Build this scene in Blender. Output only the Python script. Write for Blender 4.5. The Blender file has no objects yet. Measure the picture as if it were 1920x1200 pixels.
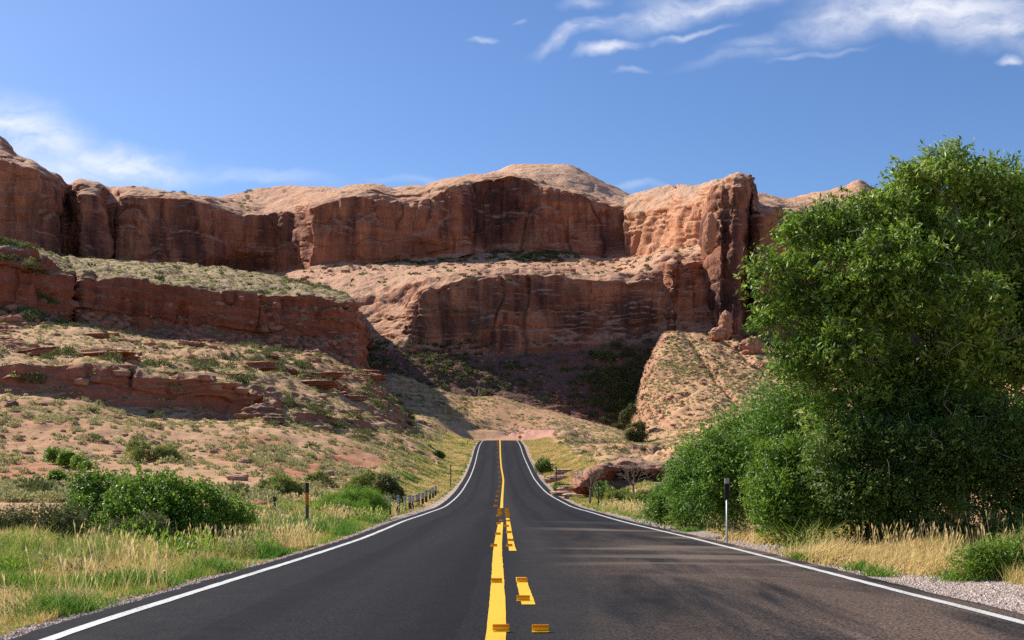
import bpy, math, random
import numpy as np
from math import radians as R

rng = np.random.default_rng(11)
random.seed(5)
SC = bpy.context.scene
COL = SC.collection
F, CX, HY = 2000.0, 960.0, 850.0          # focal length and centre in pixels of the 1920 px photograph
CAMZ = 1.25                               # camera above the road
AZ, EL = 55.0, 40.0                       # sun: degrees left of the view direction, elevation

# ------------------------------------------------------------------ small helpers
def P(x, y, d):
    return np.array([(x-CX)*d/F, d, CAMZ+(HY-y)*d/F])

def tag(o, label=None, cat=None, group=None, kind=None):
    if label: o['label'] = label
    if cat: o['category'] = cat
    if group: o['group'] = group
    if kind: o['kind'] = kind
    return o

def empty(name, loc, rz=0.0):
    o = bpy.data.objects.new(name, None); COL.objects.link(o)
    o.location = tuple(float(v) for v in loc); o.rotation_euler = (0, 0, rz); o.empty_display_size = .2
    return o

def copy_tree(o, parent=None):
    c = o.copy(); COL.objects.link(c)
    if parent: c.parent = parent
    for ch in list(o.children): copy_tree(ch, c)
    return c

def raw_mesh(name, v, f, mat=None, smooth=False, attrs=None):
    v = np.asarray(v, np.float32).reshape(-1, 3)
    f = np.asarray(f, np.int32)
    k = f.shape[1]
    me = bpy.data.meshes.new(name)
    me.vertices.add(len(v)); me.vertices.foreach_set('co', v.ravel())
    me.loops.add(f.size); me.loops.foreach_set('vertex_index', f.ravel())
    me.polygons.add(len(f)); me.polygons.foreach_set('loop_start', np.arange(0, f.size, k, dtype=np.int32))
    try: me.polygons.foreach_set('loop_total', np.full(len(f), k, np.int32))
    except Exception: pass
    me.polygons.foreach_set('use_smooth', np.full(len(f), bool(smooth)))
    for an, av in (attrs or {}).items():
        a = me.attributes.new(an, 'FLOAT', 'POINT'); a.data.foreach_set('value', np.asarray(av, np.float32).ravel())
    if mat: me.materials.append(mat)
    me.update(calc_edges=True)
    return me

def obj(name, v, f, mat, parent=None, smooth=False, attrs=None):
    o = bpy.data.objects.new(name, raw_mesh(name, v, f, mat, smooth, attrs)); COL.objects.link(o)
    if parent: o.parent = parent
    return o

def pchip(xs, ys, q):
    xs = np.asarray(xs, float); ys = np.asarray(ys, float); q = np.asarray(q, float)
    h = np.diff(xs); dl = np.diff(ys)/h
    m = np.zeros_like(ys); m[0] = dl[0]; m[-1] = dl[-1]
    for i in range(1, len(xs)-1):
        if dl[i-1]*dl[i] > 0:
            w1 = 2*h[i]+h[i-1]; w2 = h[i]+2*h[i-1]
            m[i] = (w1+w2)/(w1/dl[i-1]+w2/dl[i])
    qq = np.clip(q, xs[0], xs[-1]); k = np.clip(np.searchsorted(xs, qq)-1, 0, len(h)-1)
    t = (qq-xs[k])/h[k]
    return ((2*t**3-3*t**2+1)*ys[k]+(t**3-2*t**2+t)*h[k]*m[k]+(-2*t**3+3*t**2)*ys[k+1]+(t**3-t**2)*h[k]*m[k+1])

def _hash(i, j, k, s):
    h = (i.astype(np.int64)*374761393+j.astype(np.int64)*668265263+k.astype(np.int64)*2147483647+s*974711) & 0xffffffff
    h = ((h ^ (h >> 13))*1274126177) & 0xffffffff
    h = ((h ^ (h >> 16))*2246822519) & 0xffffffff
    return ((h ^ (h >> 15)) & 0xffffff)/float(0xffffff)*2-1

def noise3(p, s=0):
    p = np.asarray(p, float); i = np.floor(p).astype(np.int64); f = p-i; u = f*f*f*(f*(f*6-15)+10)
    r = 0
    for a in (0, 1):
        for b in (0, 1):
            for c in (0, 1):
                w = (u[..., 0] if a else 1-u[..., 0])*(u[..., 1] if b else 1-u[..., 1])*(u[..., 2] if c else 1-u[..., 2])
                r = r+w*_hash(i[..., 0]+a, i[..., 1]+b, i[..., 2]+c, s)
    return r

def fbm(p, octv=4, s=0, gain=.5):
    p = np.asarray(p, float); r = 0; a = 1.0; n = 0
    for o in range(octv):
        r = r+a*noise3(p*(2.03**o)+17.3*o, s+o); n += a; a *= gain
    return r/n

def sstep(a, b, x):
    t = np.clip((np.asarray(x, float)-a)/(b-a), 0, 1); return t*t*(3-2*t)

# ------------------------------------------------------------------ materials
def new_mat(name):
    m = bpy.data.materials.new(name); m.use_nodes = True
    nt = m.node_tree; nt.nodes.clear()
    return m, nt

class NT:
    def __init__(s, nt): s.nt = nt; s._pos = None
    def n(s, t, **kw):
        nd = s.nt.nodes.new(t)
        for k, v in kw.items(): setattr(nd, k, v)
        return nd
    def l(s, a, b): s.nt.links.new(a, b)
    def put(s, sock, v):
        if hasattr(v, 'is_output') or isinstance(v, bpy.types.NodeSocket): s.l(v, sock)
        else: sock.default_value = v
    def pos(s):
        if s._pos is None: s._pos = s.n('ShaderNodeTexCoord').outputs['Object']
        return s._pos
    def mapv(s, vec, scale=(1, 1, 1), loc=(0, 0, 0), rot=(0, 0, 0)):
        m = s.n('ShaderNodeMapping'); s.l(vec, m.inputs[0])
        m.inputs['Location'].default_value = loc; m.inputs['Rotation'].default_value = rot; m.inputs['Scale'].default_value = scale
        return m.outputs[0]
    def noise(s, scale, detail=5, rough=.55, vec=None, dist=0.0):
        m = s.n('ShaderNodeTexNoise'); s.l(vec if vec is not None else s.pos(), m.inputs['Vector'])
        m.inputs['Scale'].default_value = scale; m.inputs['Detail'].default_value = detail
        m.inputs['Roughness'].default_value = rough; m.inputs['Distortion'].default_value = dist
        return m.outputs[0]
    def voro(s, scale, feature='F1', vec=None):
        m = s.n('ShaderNodeTexVoronoi', feature=feature); s.l(vec if vec is not None else s.pos(), m.inputs['Vector'])
        m.inputs['Scale'].default_value = scale
        return m
    def ramp(s, fac, stops, interp='LINEAR'):
        r = s.n('ShaderNodeValToRGB'); r.color_ramp.interpolation = interp
        els = r.color_ramp.elements
        while len(els) < len(stops): els.new(.5)
        for e, (p, c) in zip(els, stops):
            e.position = p; e.color = (c, c, c, 1) if isinstance(c, (int, float)) else (*c, 1)
        s.put(r.inputs[0], fac)
        return r.outputs[0]
    def math(s, op, a, b=0.0, clamp=False):
        m = s.n('ShaderNodeMath', operation=op, use_clamp=clamp); s.put(m.inputs[0], a); s.put(m.inputs[1], b)
        return m.outputs[0]
    def mix(s, fac, a, b, mode='MIX'):
        m = s.n('ShaderNodeMix', data_type='RGBA', blend_type=mode); s.put(m.inputs['Factor'], fac)
        for k, v in ((6, a), (7, b)):
            if isinstance(v, (tuple, list)): m.inputs[k].default_value = (*v, 1)
            else: s.l(v, m.inputs[k])
        return m.outputs[2]
    def attr(s, name): return s.n('ShaderNodeAttribute', attribute_name=name).outputs['Fac']
    def nz(s):
        g = s.n('ShaderNodeNewGeometry'); x = s.n('ShaderNodeSeparateXYZ'); s.l(g.outputs['Normal'], x.inputs[0]); return x.outputs[2]
    def bump(s, h, strength, dist, prev=None):
        b = s.n('ShaderNodeBump'); s.l(h, b.inputs['Height']); b.inputs['Strength'].default_value = strength
        b.inputs['Distance'].default_value = dist
        if prev is not None: s.l(prev, b.inputs['Normal'])
        return b.outputs[0]
    def out(s, color, rough=.9, normal=None, spec=.25, metal=0.0, transl=0.0):
        p = s.n('ShaderNodeBsdfPrincipled')
        if isinstance(color, (tuple, list)): p.inputs['Base Color'].default_value = (*color, 1)
        else: s.l(color, p.inputs['Base Color'])
        s.put(p.inputs['Roughness'], rough); p.inputs['Specular IOR Level'].default_value = spec
        p.inputs['Metallic'].default_value = metal
        if normal is not None: s.l(normal, p.inputs['Normal'])
        o = s.n('ShaderNodeOutputMaterial')
        if transl > 0:
            t = s.n('ShaderNodeBsdfTranslucent')
            if isinstance(color, (tuple, list)): t.inputs[0].default_value = (*color, 1)
            else: s.l(color, t.inputs[0])
            mx = s.n('ShaderNodeMixShader'); mx.inputs[0].default_value = transl
            s.l(p.outputs[0], mx.inputs[1]); s.l(t.outputs[0], mx.inputs[2]); s.l(mx.outputs[0], o.inputs[0])
        else: s.l(p.outputs[0], o.inputs[0])

def rock_mat(name, wall, wall2, top, varnish, sc=1.0, vlo=.50, vhi=.66, top_lo=.45, top_hi=.75, scrub=0.0, bed=.55, bb=.25, stain=False, rubble=False):
    """Sandstone: wall colour with vertical varnish streaks, paler weathered tops, thin beds."""
    m, nt = new_mat(name); t = NT(nt)
    nz = t.nz()
    big = t.noise(.022*sc, 4, .55); mid = t.noise(.11*sc, 6, .62); fine = t.noise(.7*sc, 8, .65)
    streak = t.noise(1.0, 5, .6, t.mapv(t.pos(), (.16*sc, .16*sc, .012*sc)))
    streak2 = t.noise(1.0, 4, .6, t.mapv(t.pos(), (.5*sc, .5*sc, .03*sc), (7, 3, 1)))
    beds = t.noise(1.0, 5, .6, t.mapv(t.pos(), (.012*sc, .012*sc, bed*sc)))
    c = t.mix(t.ramp(mid, [(.35, 0), (.65, 1)]), wall, wall2)
    c = t.mix(t.math('MULTIPLY', t.ramp(beds, [(.42, 0), (.6, 1)]), .35), c, [v*.55 for v in wall])
    c = t.mix(t.math('MULTIPLY', t.ramp(streak2, [(.52, 0), (.7, 1)]), .45), c, [min(1, v*1.5) for v in wall2])
    patch = t.math('ADD', t.math('MULTIPLY', streak, .62), t.math('MULTIPLY', big, .42))
    vm = t.ramp(patch, [(vlo, 0), (vhi, 1)])
    vm = t.math('MULTIPLY', vm, t.ramp(nz, [(.2, 1), (.55, 0)]))
    c = t.mix(t.math('MULTIPLY', vm, .85), c, varnish)
    if stain:
        sm = t.math('MULTIPLY', t.attr('stain'), t.ramp(t.math('ADD', t.math('MULTIPLY', streak2, .55), t.math('MULTIPLY', mid, .45)), [(.34, .25), (.56, 1)]), True)
        c = t.mix(t.math('MULTIPLY', sm, .85), c, [v*.75 for v in varnish])
    tp = t.mix(t.ramp(fine, [(.3, 0), (.7, 1)]), top, [v*.8 for v in top])
    tp = t.mix(t.math('MULTIPLY', t.ramp(beds, [(.45, 0), (.62, 1)]), .5), tp, [v*w for v, w in zip(top, (.78, .62, .55))])
    nzn = t.math('ADD', nz, t.math('MULTIPLY', t.math('SUBTRACT', mid, .5), .35))
    c = t.mix(t.ramp(nzn, [(top_lo, 0), (top_hi, 1)]), c, tp)
    if scrub > 0:
        sp = t.ramp(t.noise(.5*sc, 6, .7), [(.56, 0), (.62, 1)])
        c = t.mix(t.math('MULTIPLY', t.math('MULTIPLY', sp, t.ramp(nz, [(.75, 0), (.92, 1)])), scrub), c, (.13, .12, .07))
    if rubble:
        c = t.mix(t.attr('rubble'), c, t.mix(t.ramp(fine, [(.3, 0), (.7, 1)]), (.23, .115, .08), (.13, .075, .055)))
    c = t.mix(.5, c, t.mix(1.0, c, t.ramp(t.noise(2.6*sc, 6, .7), [(.3, .62), (.7, 1.25)]), 'MULTIPLY'))
    b = t.bump(mid, .9, 3.0/sc)
    b = t.bump(fine, .8, .9/sc, b)
    b = t.bump(beds, bb, .8/sc, b)
    b = t.bump(t.noise(3.5*sc, 6, .7), .6, .18/sc, b)
    t.out(c, .93, b, .15)
    return m

WALL, WALL2 = (.37, .132, .069), (.46, .20, .108)
TOP, VARN = (.66, .385, .235), (.075, .037, .036)
M_back = rock_mat('upper_sandstone', WALL, WALL2, TOP, VARN, 1.0, .48, .63, .48, .85, 0, .4, .15, True)
M_backr = rock_mat('ridge_sandstone', WALL, WALL2, TOP, VARN, 1.0, .5, .66)
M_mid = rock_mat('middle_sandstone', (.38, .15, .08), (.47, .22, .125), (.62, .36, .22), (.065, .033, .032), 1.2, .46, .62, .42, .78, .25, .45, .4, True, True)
M_red = rock_mat('red_sandstone', (.40, .135, .07), (.45, .18, .10), (.52, .28, .17), (.16, .06, .045), 2.2, .54, .72, .55, .85, 0, .4)
M_orange = rock_mat('orange_sandstone', (.52, .21, .105), (.56, .29, .16), (.62, .39, .25), (.13, .06, .05), 1.3, .54, .68)
M_tower = rock_mat('tower_sandstone', (.36, .14, .075), (.43, .185, .10), TOP, (.07, .036, .034), 1.3, .47, .61, .55, .82, 0, .4, .25, True)
M_dome = rock_mat('pale_slickrock', (.56, .32, .19), (.62, .37, .23), (.68, .42, .27), (.42, .23, .14), 1.0, .6, .8, .3, .7, 0, .3)

def soil_mat(name, gravel=False, red=.5, scrubtone=.6, rock=(.42, .20, .13), sc=1.0):
    m, nt = new_mat(name); t = NT(nt)
    nz = t.nz()
    big = t.noise(.035*sc, 5, .6); mid = t.noise(.28*sc, 7, .65); fine = t.noise(2.2*sc, 8, .7); vf = t.noise(14*sc, 6, .7)
    c = t.mix(t.ramp(mid, [(.3, 0), (.7, 1)]), (.60, .345, .19), (.50, .265, .14))
    c = t.mix(t.math('MULTIPLY', t.ramp(big, [(.47, 0), (.60, 1)]), red), c, (.40, .145, .075))
    dry = t.ramp(t.math('ADD', t.math('MULTIPLY', fine, .6), t.math('MULTIPLY', mid, .4)), [(.46, 0), (.58, 1)])
    c = t.mix(t.math('MULTIPLY', dry, scrubtone), c, (.40, .30, .145))
    sg = t.ramp(t.math('ADD', t.math('MULTIPLY', t.noise(.9*sc, 7, .72), .7), t.math('MULTIPLY', big, .3)), [(.54, 0), (.60, 1)])
    c = t.mix(t.math('MULTIPLY', sg, scrubtone*.75), c, (.20, .175, .085))
    c = t.mix(.6, c, t.mix(1.0, c, t.ramp(vf, [(.3, .6), (.72, 1.3)]), 'MULTIPLY'))
    beds = t.noise(1.0, 5, .6, t.mapv(t.pos(), (.05, .05, 1.6)))
    rk = t.mix(t.ramp(beds, [(.4, 0), (.62, 1)]), rock, [v*.6 for v in rock])
    rk = t.mix(t.ramp(mid, [(.4, 0), (.6, 1)]), rk, [v*1.2 for v in rock])
    rk = t.mix(t.ramp(fine, [(.35, 0), (.7, 1)]), rk, [v*.75 for v in rock])
    st = t.ramp(t.math('ADD', nz, t.math('MULTIPLY', t.math('SUBTRACT', mid, .5), .15)), [(.72, 1), (.86, 0)])
    c = t.mix(st, c, rk)
    b = t.bump(mid, .6, .6)
    b = t.bump(fine, .8, .12, b)
    b = t.bump(vf, .7, .025, b)
    if gravel:
        c = t.mix(t.math('MULTIPLY', t.attr('red'), t.ramp(mid, [(.3, .45), (.6, .95)])), c, t.mix(t.ramp(fine, [(.3, 0), (.7, 1)]), (.36, .115, .055), (.47, .19, .10)))
        c = t.mix(t.attr('pink'), c, t.mix(t.ramp(fine, [(.3, 0), (.7, 1)]), (.60, .31, .235), (.42, .20, .15)))
        g = t.attr('gravel')
        vo = t.voro(38); cell = t.ramp(vo.outputs['Color'], [(0, 0), (1, 1)])
        gc = t.mix(t.ramp(cell, [(.2, 0), (.8, 1)]), (.32, .235, .185), (.60, .47, .39))
        gc = t.mix(t.ramp(vo.outputs['Distance'], [(.45, 0), (.75, 1)]), gc, (.20, .145, .115))
        gm = t.ramp(t.math('ADD', g, t.math('MULTIPLY', t.math('SUBTRACT', t.noise(3, 6, .7), .5), .5)), [(.42, 0), (.55, 1)])
        c = t.mix(gm, c, gc)
        di = t.attr('dirt')
        dm = t.ramp(t.math('ADD', di, t.math('MULTIPLY', t.math('SUBTRACT', t.noise(5, 6, .7), .5), .5)), [(.4, 0), (.6, 1)])
        c = t.mix(t.math('MULTIPLY', dm, .85), c, t.mix(t.ramp(vf, [(.3, 0), (.7, 1)]), (.22, .15, .11), (.33, .23, .165)))
        vb = t.bump(vo.outputs['Distance'], .5, .012)
    t.out(c, .95, b, .12)
    return m

M_ground = soil_mat('sandy_soil', True)
M_slope = soil_mat('scrubby_slope', False, .25, .75, (.40, .185, .115))
M_talus = soil_mat('talus_soil', False, .35, .7, (.46, .24, .15), .8)
M_bowl = soil_mat('rubble_soil', False, .5, .6, (.36, .20, .15), .6)

def simple_mat(name, col, rough=.6, var=.25, scale=20, spec=.3, metal=0, bump=.0):
    m, nt = new_mat(name); t = NT(nt)
    nn = t.noise(scale, 6, .65)
    c = t.mix(t.ramp(nn, [(.3, 0), (.7, 1)]), [v*(1-var) for v in col], [min(1, v*(1+var)) for v in col])
    b = t.bump(nn, .4, bump) if bump else None
    t.out(c, rough, b, spec, metal)
    return m

def leaf_mat(name, stops, rough=.45, spec=.4, transl=.42):
    m, nt = new_mat(name); t = NT(nt)
    t.out(t.ramp(t.attr('tint'), stops), rough, None, spec, 0, transl)
    return m

M_leaf = leaf_mat('tree_leaf', [(0, (.05, .105, .010)), (.5, (.16, .27, .022)), (.8, (.30, .41, .05)), (1, (.48, .53, .15))])
M_willow = leaf_mat('willow_leaf', [(0, (.05, .115, .014)), (.5, (.14, .27, .028)), (1, (.26, .39, .065))])
M_dkleaf = leaf_mat('thicket_leaf', [(0, (.028, .062, .010)), (.5, (.12, .21, .022)), (1, (.28, .36, .09))])
M_bush = leaf_mat('bush_leaf', [(0, (.06, .13, .012)), (.5, (.16, .275, .022)), (1, (.30, .41, .05))])
M_rabbit = leaf_mat('rabbitbrush_leaf', [(0, (.12, .23, .02)), (.5, (.24, .40, .04)), (1, (.36, .50, .07))], .6, .2, .35)
M_yellow = leaf_mat('yellow_bush_leaf', [(0, (.13, .18, .035)), (.5, (.29, .33, .07)), (1, (.46, .44, .12))], .6, .2, .3)
M_sage = leaf_mat('sage_leaf', [(0, (.17, .175, .075)), (.5, (.36, .345, .15)), (1, (.54, .47, .22))], .8, .1, .35)
M_dshrub = leaf_mat('desert_shrub_leaf', [(0, (.05, .062, .022)), (.5, (.125, .145, .048)), (1, (.25, .25, .09))], .7, .15, .3)
M_olive = leaf_mat('olive_leaf', [(0, (.07, .085, .025)), (.5, (.17, .19, .055)), (1, (.32, .32, .10))], .6, .2, .3)
M_grass = leaf_mat('grass_blade', [(0, (.10, .23, .025)), (.28, (.27, .37, .06)), (.5, (.42, .39, .12)), (.75, (.64, .47, .17)), (1, (.76, .58, .28))], .6, .2, .35)
M_bark = simple_mat('grey_bark', (.20, .165, .13), .9, .3, 30, .1, 0, .01)
M_twig = simple_mat('pale_twig', (.36, .31, .25), .9, .2, 30, .1)
M_deadwood = simple_mat('dead_wood', (.19, .15, .12), .9, .3, 30, .1)

# ------------------------------------------------------------------ road profile
RT = [(-30, -1.0, .387), (0, -1.18, .387), (7.2, -1.265, .387), (11.4, -1.405, .372), (16, -1.57, .39), (22.2, -1.79, .36), (29, -2.02, .2),
      (36.8, -2.27, .0), (46, -2.56, -.06), (65.5, -3.10, -.28), (88.5, -3.30, -.68), (116, -2.90, -1.10), (143, -1.79, -1.45),
      (172, 0.0, -1.93), (188, 1.16, -2.14), (210, 2.15, -2.4), (239, 2.93, -2.66), (252, 3.02, -2.8), (266, 2.4, -2.95), (290, .4, -3.2)]
_ry = [r[0] for r in RT]
def roadZ(y): return CAMZ+pchip(_ry, [r[1] for r in RT], y)
def roadX(y): return pchip(_ry, [r[2] for r in RT], y)
YT = [(-30, -.1), (7.2, -.112), (11.4, -.155), (18.7, -.25), (34, -.36), (59.6, -.58), (80, -.74), (102, -.87), (114, -.93), (143, -1.45), (172, -1.89), (205, -2.3), (239, -2.72), (270, -3.0)]
def yelX(y): return pchip([a for a, b in YT], [b for a, b in YT], y)
def shoulder(y): return np.interp(y, [0, 40, 100, 240], [.30, .4, .6, .7])
def edgeL(y): return roadX(y)-3.65
def edgeR(y): return roadX(y)+3.65

def strip(name, xl, xr, ys, lift, mat, ncross=2, crown=True, jag=0):
    ys = np.asarray(ys, float); a = xl(ys); b = xr(ys); t = np.linspace(0, 1, ncross)
    X = a[:, None]*(1-t)+b[:, None]*t
    if jag:
        X[:, 0] += jag*noise3(np.stack([ys*9, ys*0, ys*0], -1), 3); X[:, -1] += jag*noise3(np.stack([ys*9, ys*0+5, ys*0], -1), 4)
    rel = (X-roadX(ys)[:, None])/4.0
    Z = roadZ(ys)[:, None]-.05*rel**2+lift
    v = np.stack([X, np.repeat(ys[:, None], ncross, 1), Z], -1)
    n, k = X.shape
    i = (np.arange(n-1)[:, None]*k+np.arange(k-1)).ravel()
    f = np.stack([i, i+1, i+k+1, i+k], -1)
    return obj(name, v, f, mat, None, True, {'lat': rel*4})

def asphalt():
    m, nt = new_mat('asphalt'); t = NT(nt)
    sep = t.n('ShaderNodeSeparateXYZ'); t.l(t.pos(), sep.inputs[0])
    fine = t.noise(45, 5, .8); mid = t.noise(3.2, 6, .6); vo = t.voro(95)
    lane = t.noise(1.0, 4, .5, t.mapv(t.pos(), (1.15, .012, 1)))
    c = t.mix(t.ramp(fine, [(.42, 0), (.62, 1)]), (.003, .003, .004), (.036, .034, .037))
    c = t.mix(t.ramp(lane, [(.4, 0), (.62, .55)]), c, (.007, .007, .0095))
    wp_ = t.math('ABSOLUTE', t.math('SUBTRACT', t.math('ABSOLUTE', t.math('ADD', t.attr('lat'), t.math('MULTIPLY', t.math('SUBTRACT', t.noise(.12, 3, .5), .5), .5))), 1.75))
    path = t.ramp(wp_, [(.45, 0), (.72, 1), (.98, 1), (1.3, 0)])
    c = t.mix(t.math('MULTIPLY', path, .55), c, (.005, .005, .0065))
    c = t.mix(t.math('MULTIPLY', t.ramp(t.math('ABSOLUTE', t.attr('lat')), [(.15, .5), (.5, 0)]), t.ramp(mid, [(.35, .3), (.65, 1)])), c, (.045, .038, .034))
    # brown dust tracked onto the right lane by wheels turning off the gravel
    swirl = t.noise(1.0, 5, .6, t.mapv(t.pos(), (.95, .16, 1), (0, 0, 0), (0, 0, R(-28))), .5)
    px = t.math('ADD', sep.outputs[0], t.math('MULTIPLY', t.math('SUBTRACT', t.noise(.35, 3, .5), .5), 1.2))
    ar = t.ramp(t.math('MULTIPLY', px, .2), [(.06, 0), (.42, 1)])
    ay = t.ramp(t.math('MULTIPLY', sep.outputs[1], 1/60), [(.12, 1), (.52, 0)])
    dust = t.math('MULTIPLY', t.math('MULTIPLY', ar, ay), t.ramp(swirl, [(.40, .06), (.58, .9)]))
    dcol = t.mix(t.ramp(fine, [(.42, 0), (.64, 1)]), (.022, .015, .013), (.30, .205, .15))
    fan = t.noise(1.0, 3, .5, t.mapv(t.pos(), (.20, .85, 1), (0, 0, 0), (0, 0, R(24))), .35)
    c = t.mix(dust, c, dcol)
    fm = t.math('MULTIPLY', t.math('MULTIPLY', t.ramp(fan, [(.5, 0), (.62, 1)]), ar), t.ramp(t.math('MULTIPLY', sep.outputs[1], 1/60), [(.16, 0), (.24, 1), (.45, 1), (.62, 0)]))
    c = t.mix(t.math('MULTIPLY', fm, .55), c, (.20, .15, .115))
    # edge grit
    c = t.mix(t.ramp(vo.outputs['Color'], [(.95, 0), (.98, .4)]), c, (.16, .15, .14))
    b = t.bump(fine, .55, .006); b = t.bump(vo.outputs['Distance'], .4, .004, b)
    t.out(c, t.ramp(mid, [(.3, .86), (.7, .97)]), b, .10)
    return m

def paint(name, col, wear):
    m, nt = new_mat(name); t = NT(nt)
    fine = t.noise(60, 5, .7); vo = t.voro(90)
    c = t.mix(t.ramp(vo.outputs['Distance'], [(.2, 0), (.8, 1)]), col, [v*.78 for v in col])
    c = t.mix(t.ramp(t.math('ADD', fine, t.math('MULTIPLY', t.noise(1.3, 4), .25)), [(wear, 0), (wear+.09, .85)]), c, (.04, .038, .038))
    t.out(c, .7, t.bump(fine, .5, .004), .3)
    return m
M_asph = asphalt(); M_white = paint('white_paint', (.66, .645, .61), .65); M_ypaint = paint('yellow_paint', (.82, .47, .014), .72)

ys = np.concatenate([np.linspace(-4, 40, 180), np.linspace(40.5, 266, 330)])
tag(strip('road', lambda y: edgeL(y)-shoulder(y), lambda y: edgeR(y)+shoulder(y), ys, 0, M_asph, 17, jag=.035),
    'dark two-lane asphalt road dipping and then rising to a crest', 'road', None, 'structure')
tag(strip('edge_line', lambda y: edgeL(y)-.06, lambda y: edgeL(y)+.06, ys[ys < 258], .005, M_white, 2, jag=.008),
    'solid white edge line along the road beside the guard posts', 'road marking', None, 'structure')
tag(strip('edge_line', lambda y: edgeR(y)-.06, lambda y: edgeR(y)+.06, ys[ys < 258], .005, M_white, 2, jag=.008),
    'solid white edge line along the road on the big tree side', 'road marking', None, 'structure')
yw = lambda y: np.interp(y, [0, 20, 60, 150, 240], [.068, .075, .085, .095, .12])
tag(strip('centre_line', lambda y: yelX(y)-yw(y), lambda y: yelX(y)+yw(y), ys[(ys < 33) | (ys > 52)] if False else ys[ys < 33.5], .005, M_ypaint, 2, jag=.004),
    'solid yellow centre line on the near stretch of road', 'road marking', None, 'structure')
tag(strip('centre_line', lambda y: yelX(y)-yw(y), lambda y: yelX(y)+yw(y), ys[(ys > 56) & (ys < 258)], .005, M_ypaint, 2, jag=.004),
    'wavering solid yellow centre line climbing the far hill', 'road marking', None, 'structure')
dashX = lambda y: yelX(y)+np.interp(y, [0, 7, 9, 20, 40], [.31, .30, .275, .25, .23])
def dash(y0, y1, label):
    yy = np.linspace(y0, y1, 16)
    tag(strip('centre_dash', lambda y: dashX(y)-.06, lambda y: dashX(y)+.06, yy, .005, M_ypaint, 2, jag=.004), label, 'road marking', None, 'structure')
dash(9.35, 12.35, 'short yellow centre dash nearest the camera beside the solid line')
dash(17.9, 38, 'long yellow centre dash at the bottom of the dip')

# ------------------------------------------------------------------ loft terrain
class Loft:
    """Surface through contour curves; each curve: list of (x, y, distance) picked along a real land form."""
    def __init__(s, name, curves, x0, x1, step, rows, smooth_rows=0, smooth_cols=2):
        xs = np.arange(x0, x1+.01, step); s.xs = xs
        D, Z = [], []
        for c in curves:
            c = np.asarray(c, float)
            y = np.interp(xs, c[:, 0], c[:, 1]); d = np.interp(xs, c[:, 0], c[:, 2])
            if smooth_cols:
                k = np.hanning(smooth_cols*2+3)[1:-1]; k /= k.sum(); pad = len(k)//2
                y = np.convolve(np.pad(y, pad, 'edge'), k, 'valid'); d = np.convolve(np.pad(d, pad, 'edge'), k, 'valid')
            D.append(d); Z.append((HY-y)*d/F)
        DD, ZZ = [], []
        for i, n in enumerate(rows):
            t = np.linspace(0, 1, n, endpoint=(i == len(rows)-1))[:, None]
            if D[i+1].mean()/D[i].mean() > 1.25:
                dd = D[i]*(D[i+1]/D[i])**t; tt = (dd-D[i])/(D[i+1]-D[i])
            else: dd = D[i]*(1-t)+D[i+1]*t; tt = t
            DD.append(dd); ZZ.append(Z[i]*(1-tt)+Z[i+1]*tt)
        D = np.concatenate(DD); Z = np.concatenate(ZZ)
        for _ in range(smooth_rows):
            for A in (D, Z): A[1:-1] = A[1:-1]*.5+(A[:-2]+A[2:])*.25
        X = (xs[None, :]-CX)*D/F
        s.V = np.stack([X, D, CAMZ+Z], -1); s.name = name
    def normals(s):
        V = s.V; du = np.gradient(V, axis=1); dv = np.gradient(V, axis=0)
        n = np.cross(du, dv); n /= np.linalg.norm(n, axis=-1, keepdims=True)+1e-9
        return n
    def push(s, amt, n=None): s.V = s.V+(s.normals() if n is None else n)*amt[..., None]
    def px(s):
        return CX+s.V[..., 0]*F/s.V[..., 1], HY-(s.V[..., 2]-CAMZ)*F/s.V[..., 1]
    def build(s, mat, label, cat, kind='structure', attrs=None, smooth=True):
        n, k = s.V.shape[:2]
        i = (np.arange(n-1)[:, None]*k+np.arange(k-1)).ravel()
        f = np.stack([i, i+1, i+k+1, i+k], -1)
        s.o = obj(s.name, s.V, f, mat, None, smooth, attrs)
        return tag(s.o, label, cat, None, kind)
    def scatter(s, n, mask=None, dens_pow=0.0):
        """n random points on the surface (area weighted, times mask(px,py,V,N))."""
        V = s.V; N = s.normals()
        a = np.linalg.norm(np.cross(V[:-1, 1:]-V[:-1, :-1], V[1:, :-1]-V[:-1, :-1]), axis=-1)
        x, y = s.px(); w = a*V[:-1, :-1, 1]**(-dens_pow)
        if mask is not None: w = w*np.clip(mask(x, y, V, N), 0, None)[:-1, :-1]
        w = w.ravel(); w = w/w.sum()
        idx = rng.choice(len(w), n, p=w); i, j = np.divmod(idx, V.shape[1]-1)
        u, v = rng.random((2, n, 1))
        return (V[i, j]*(1-u)+V[i, j+1]*u)*(1-v)+(V[i+1, j]*(1-u)+V[i+1, j+1]*u)*v

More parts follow.
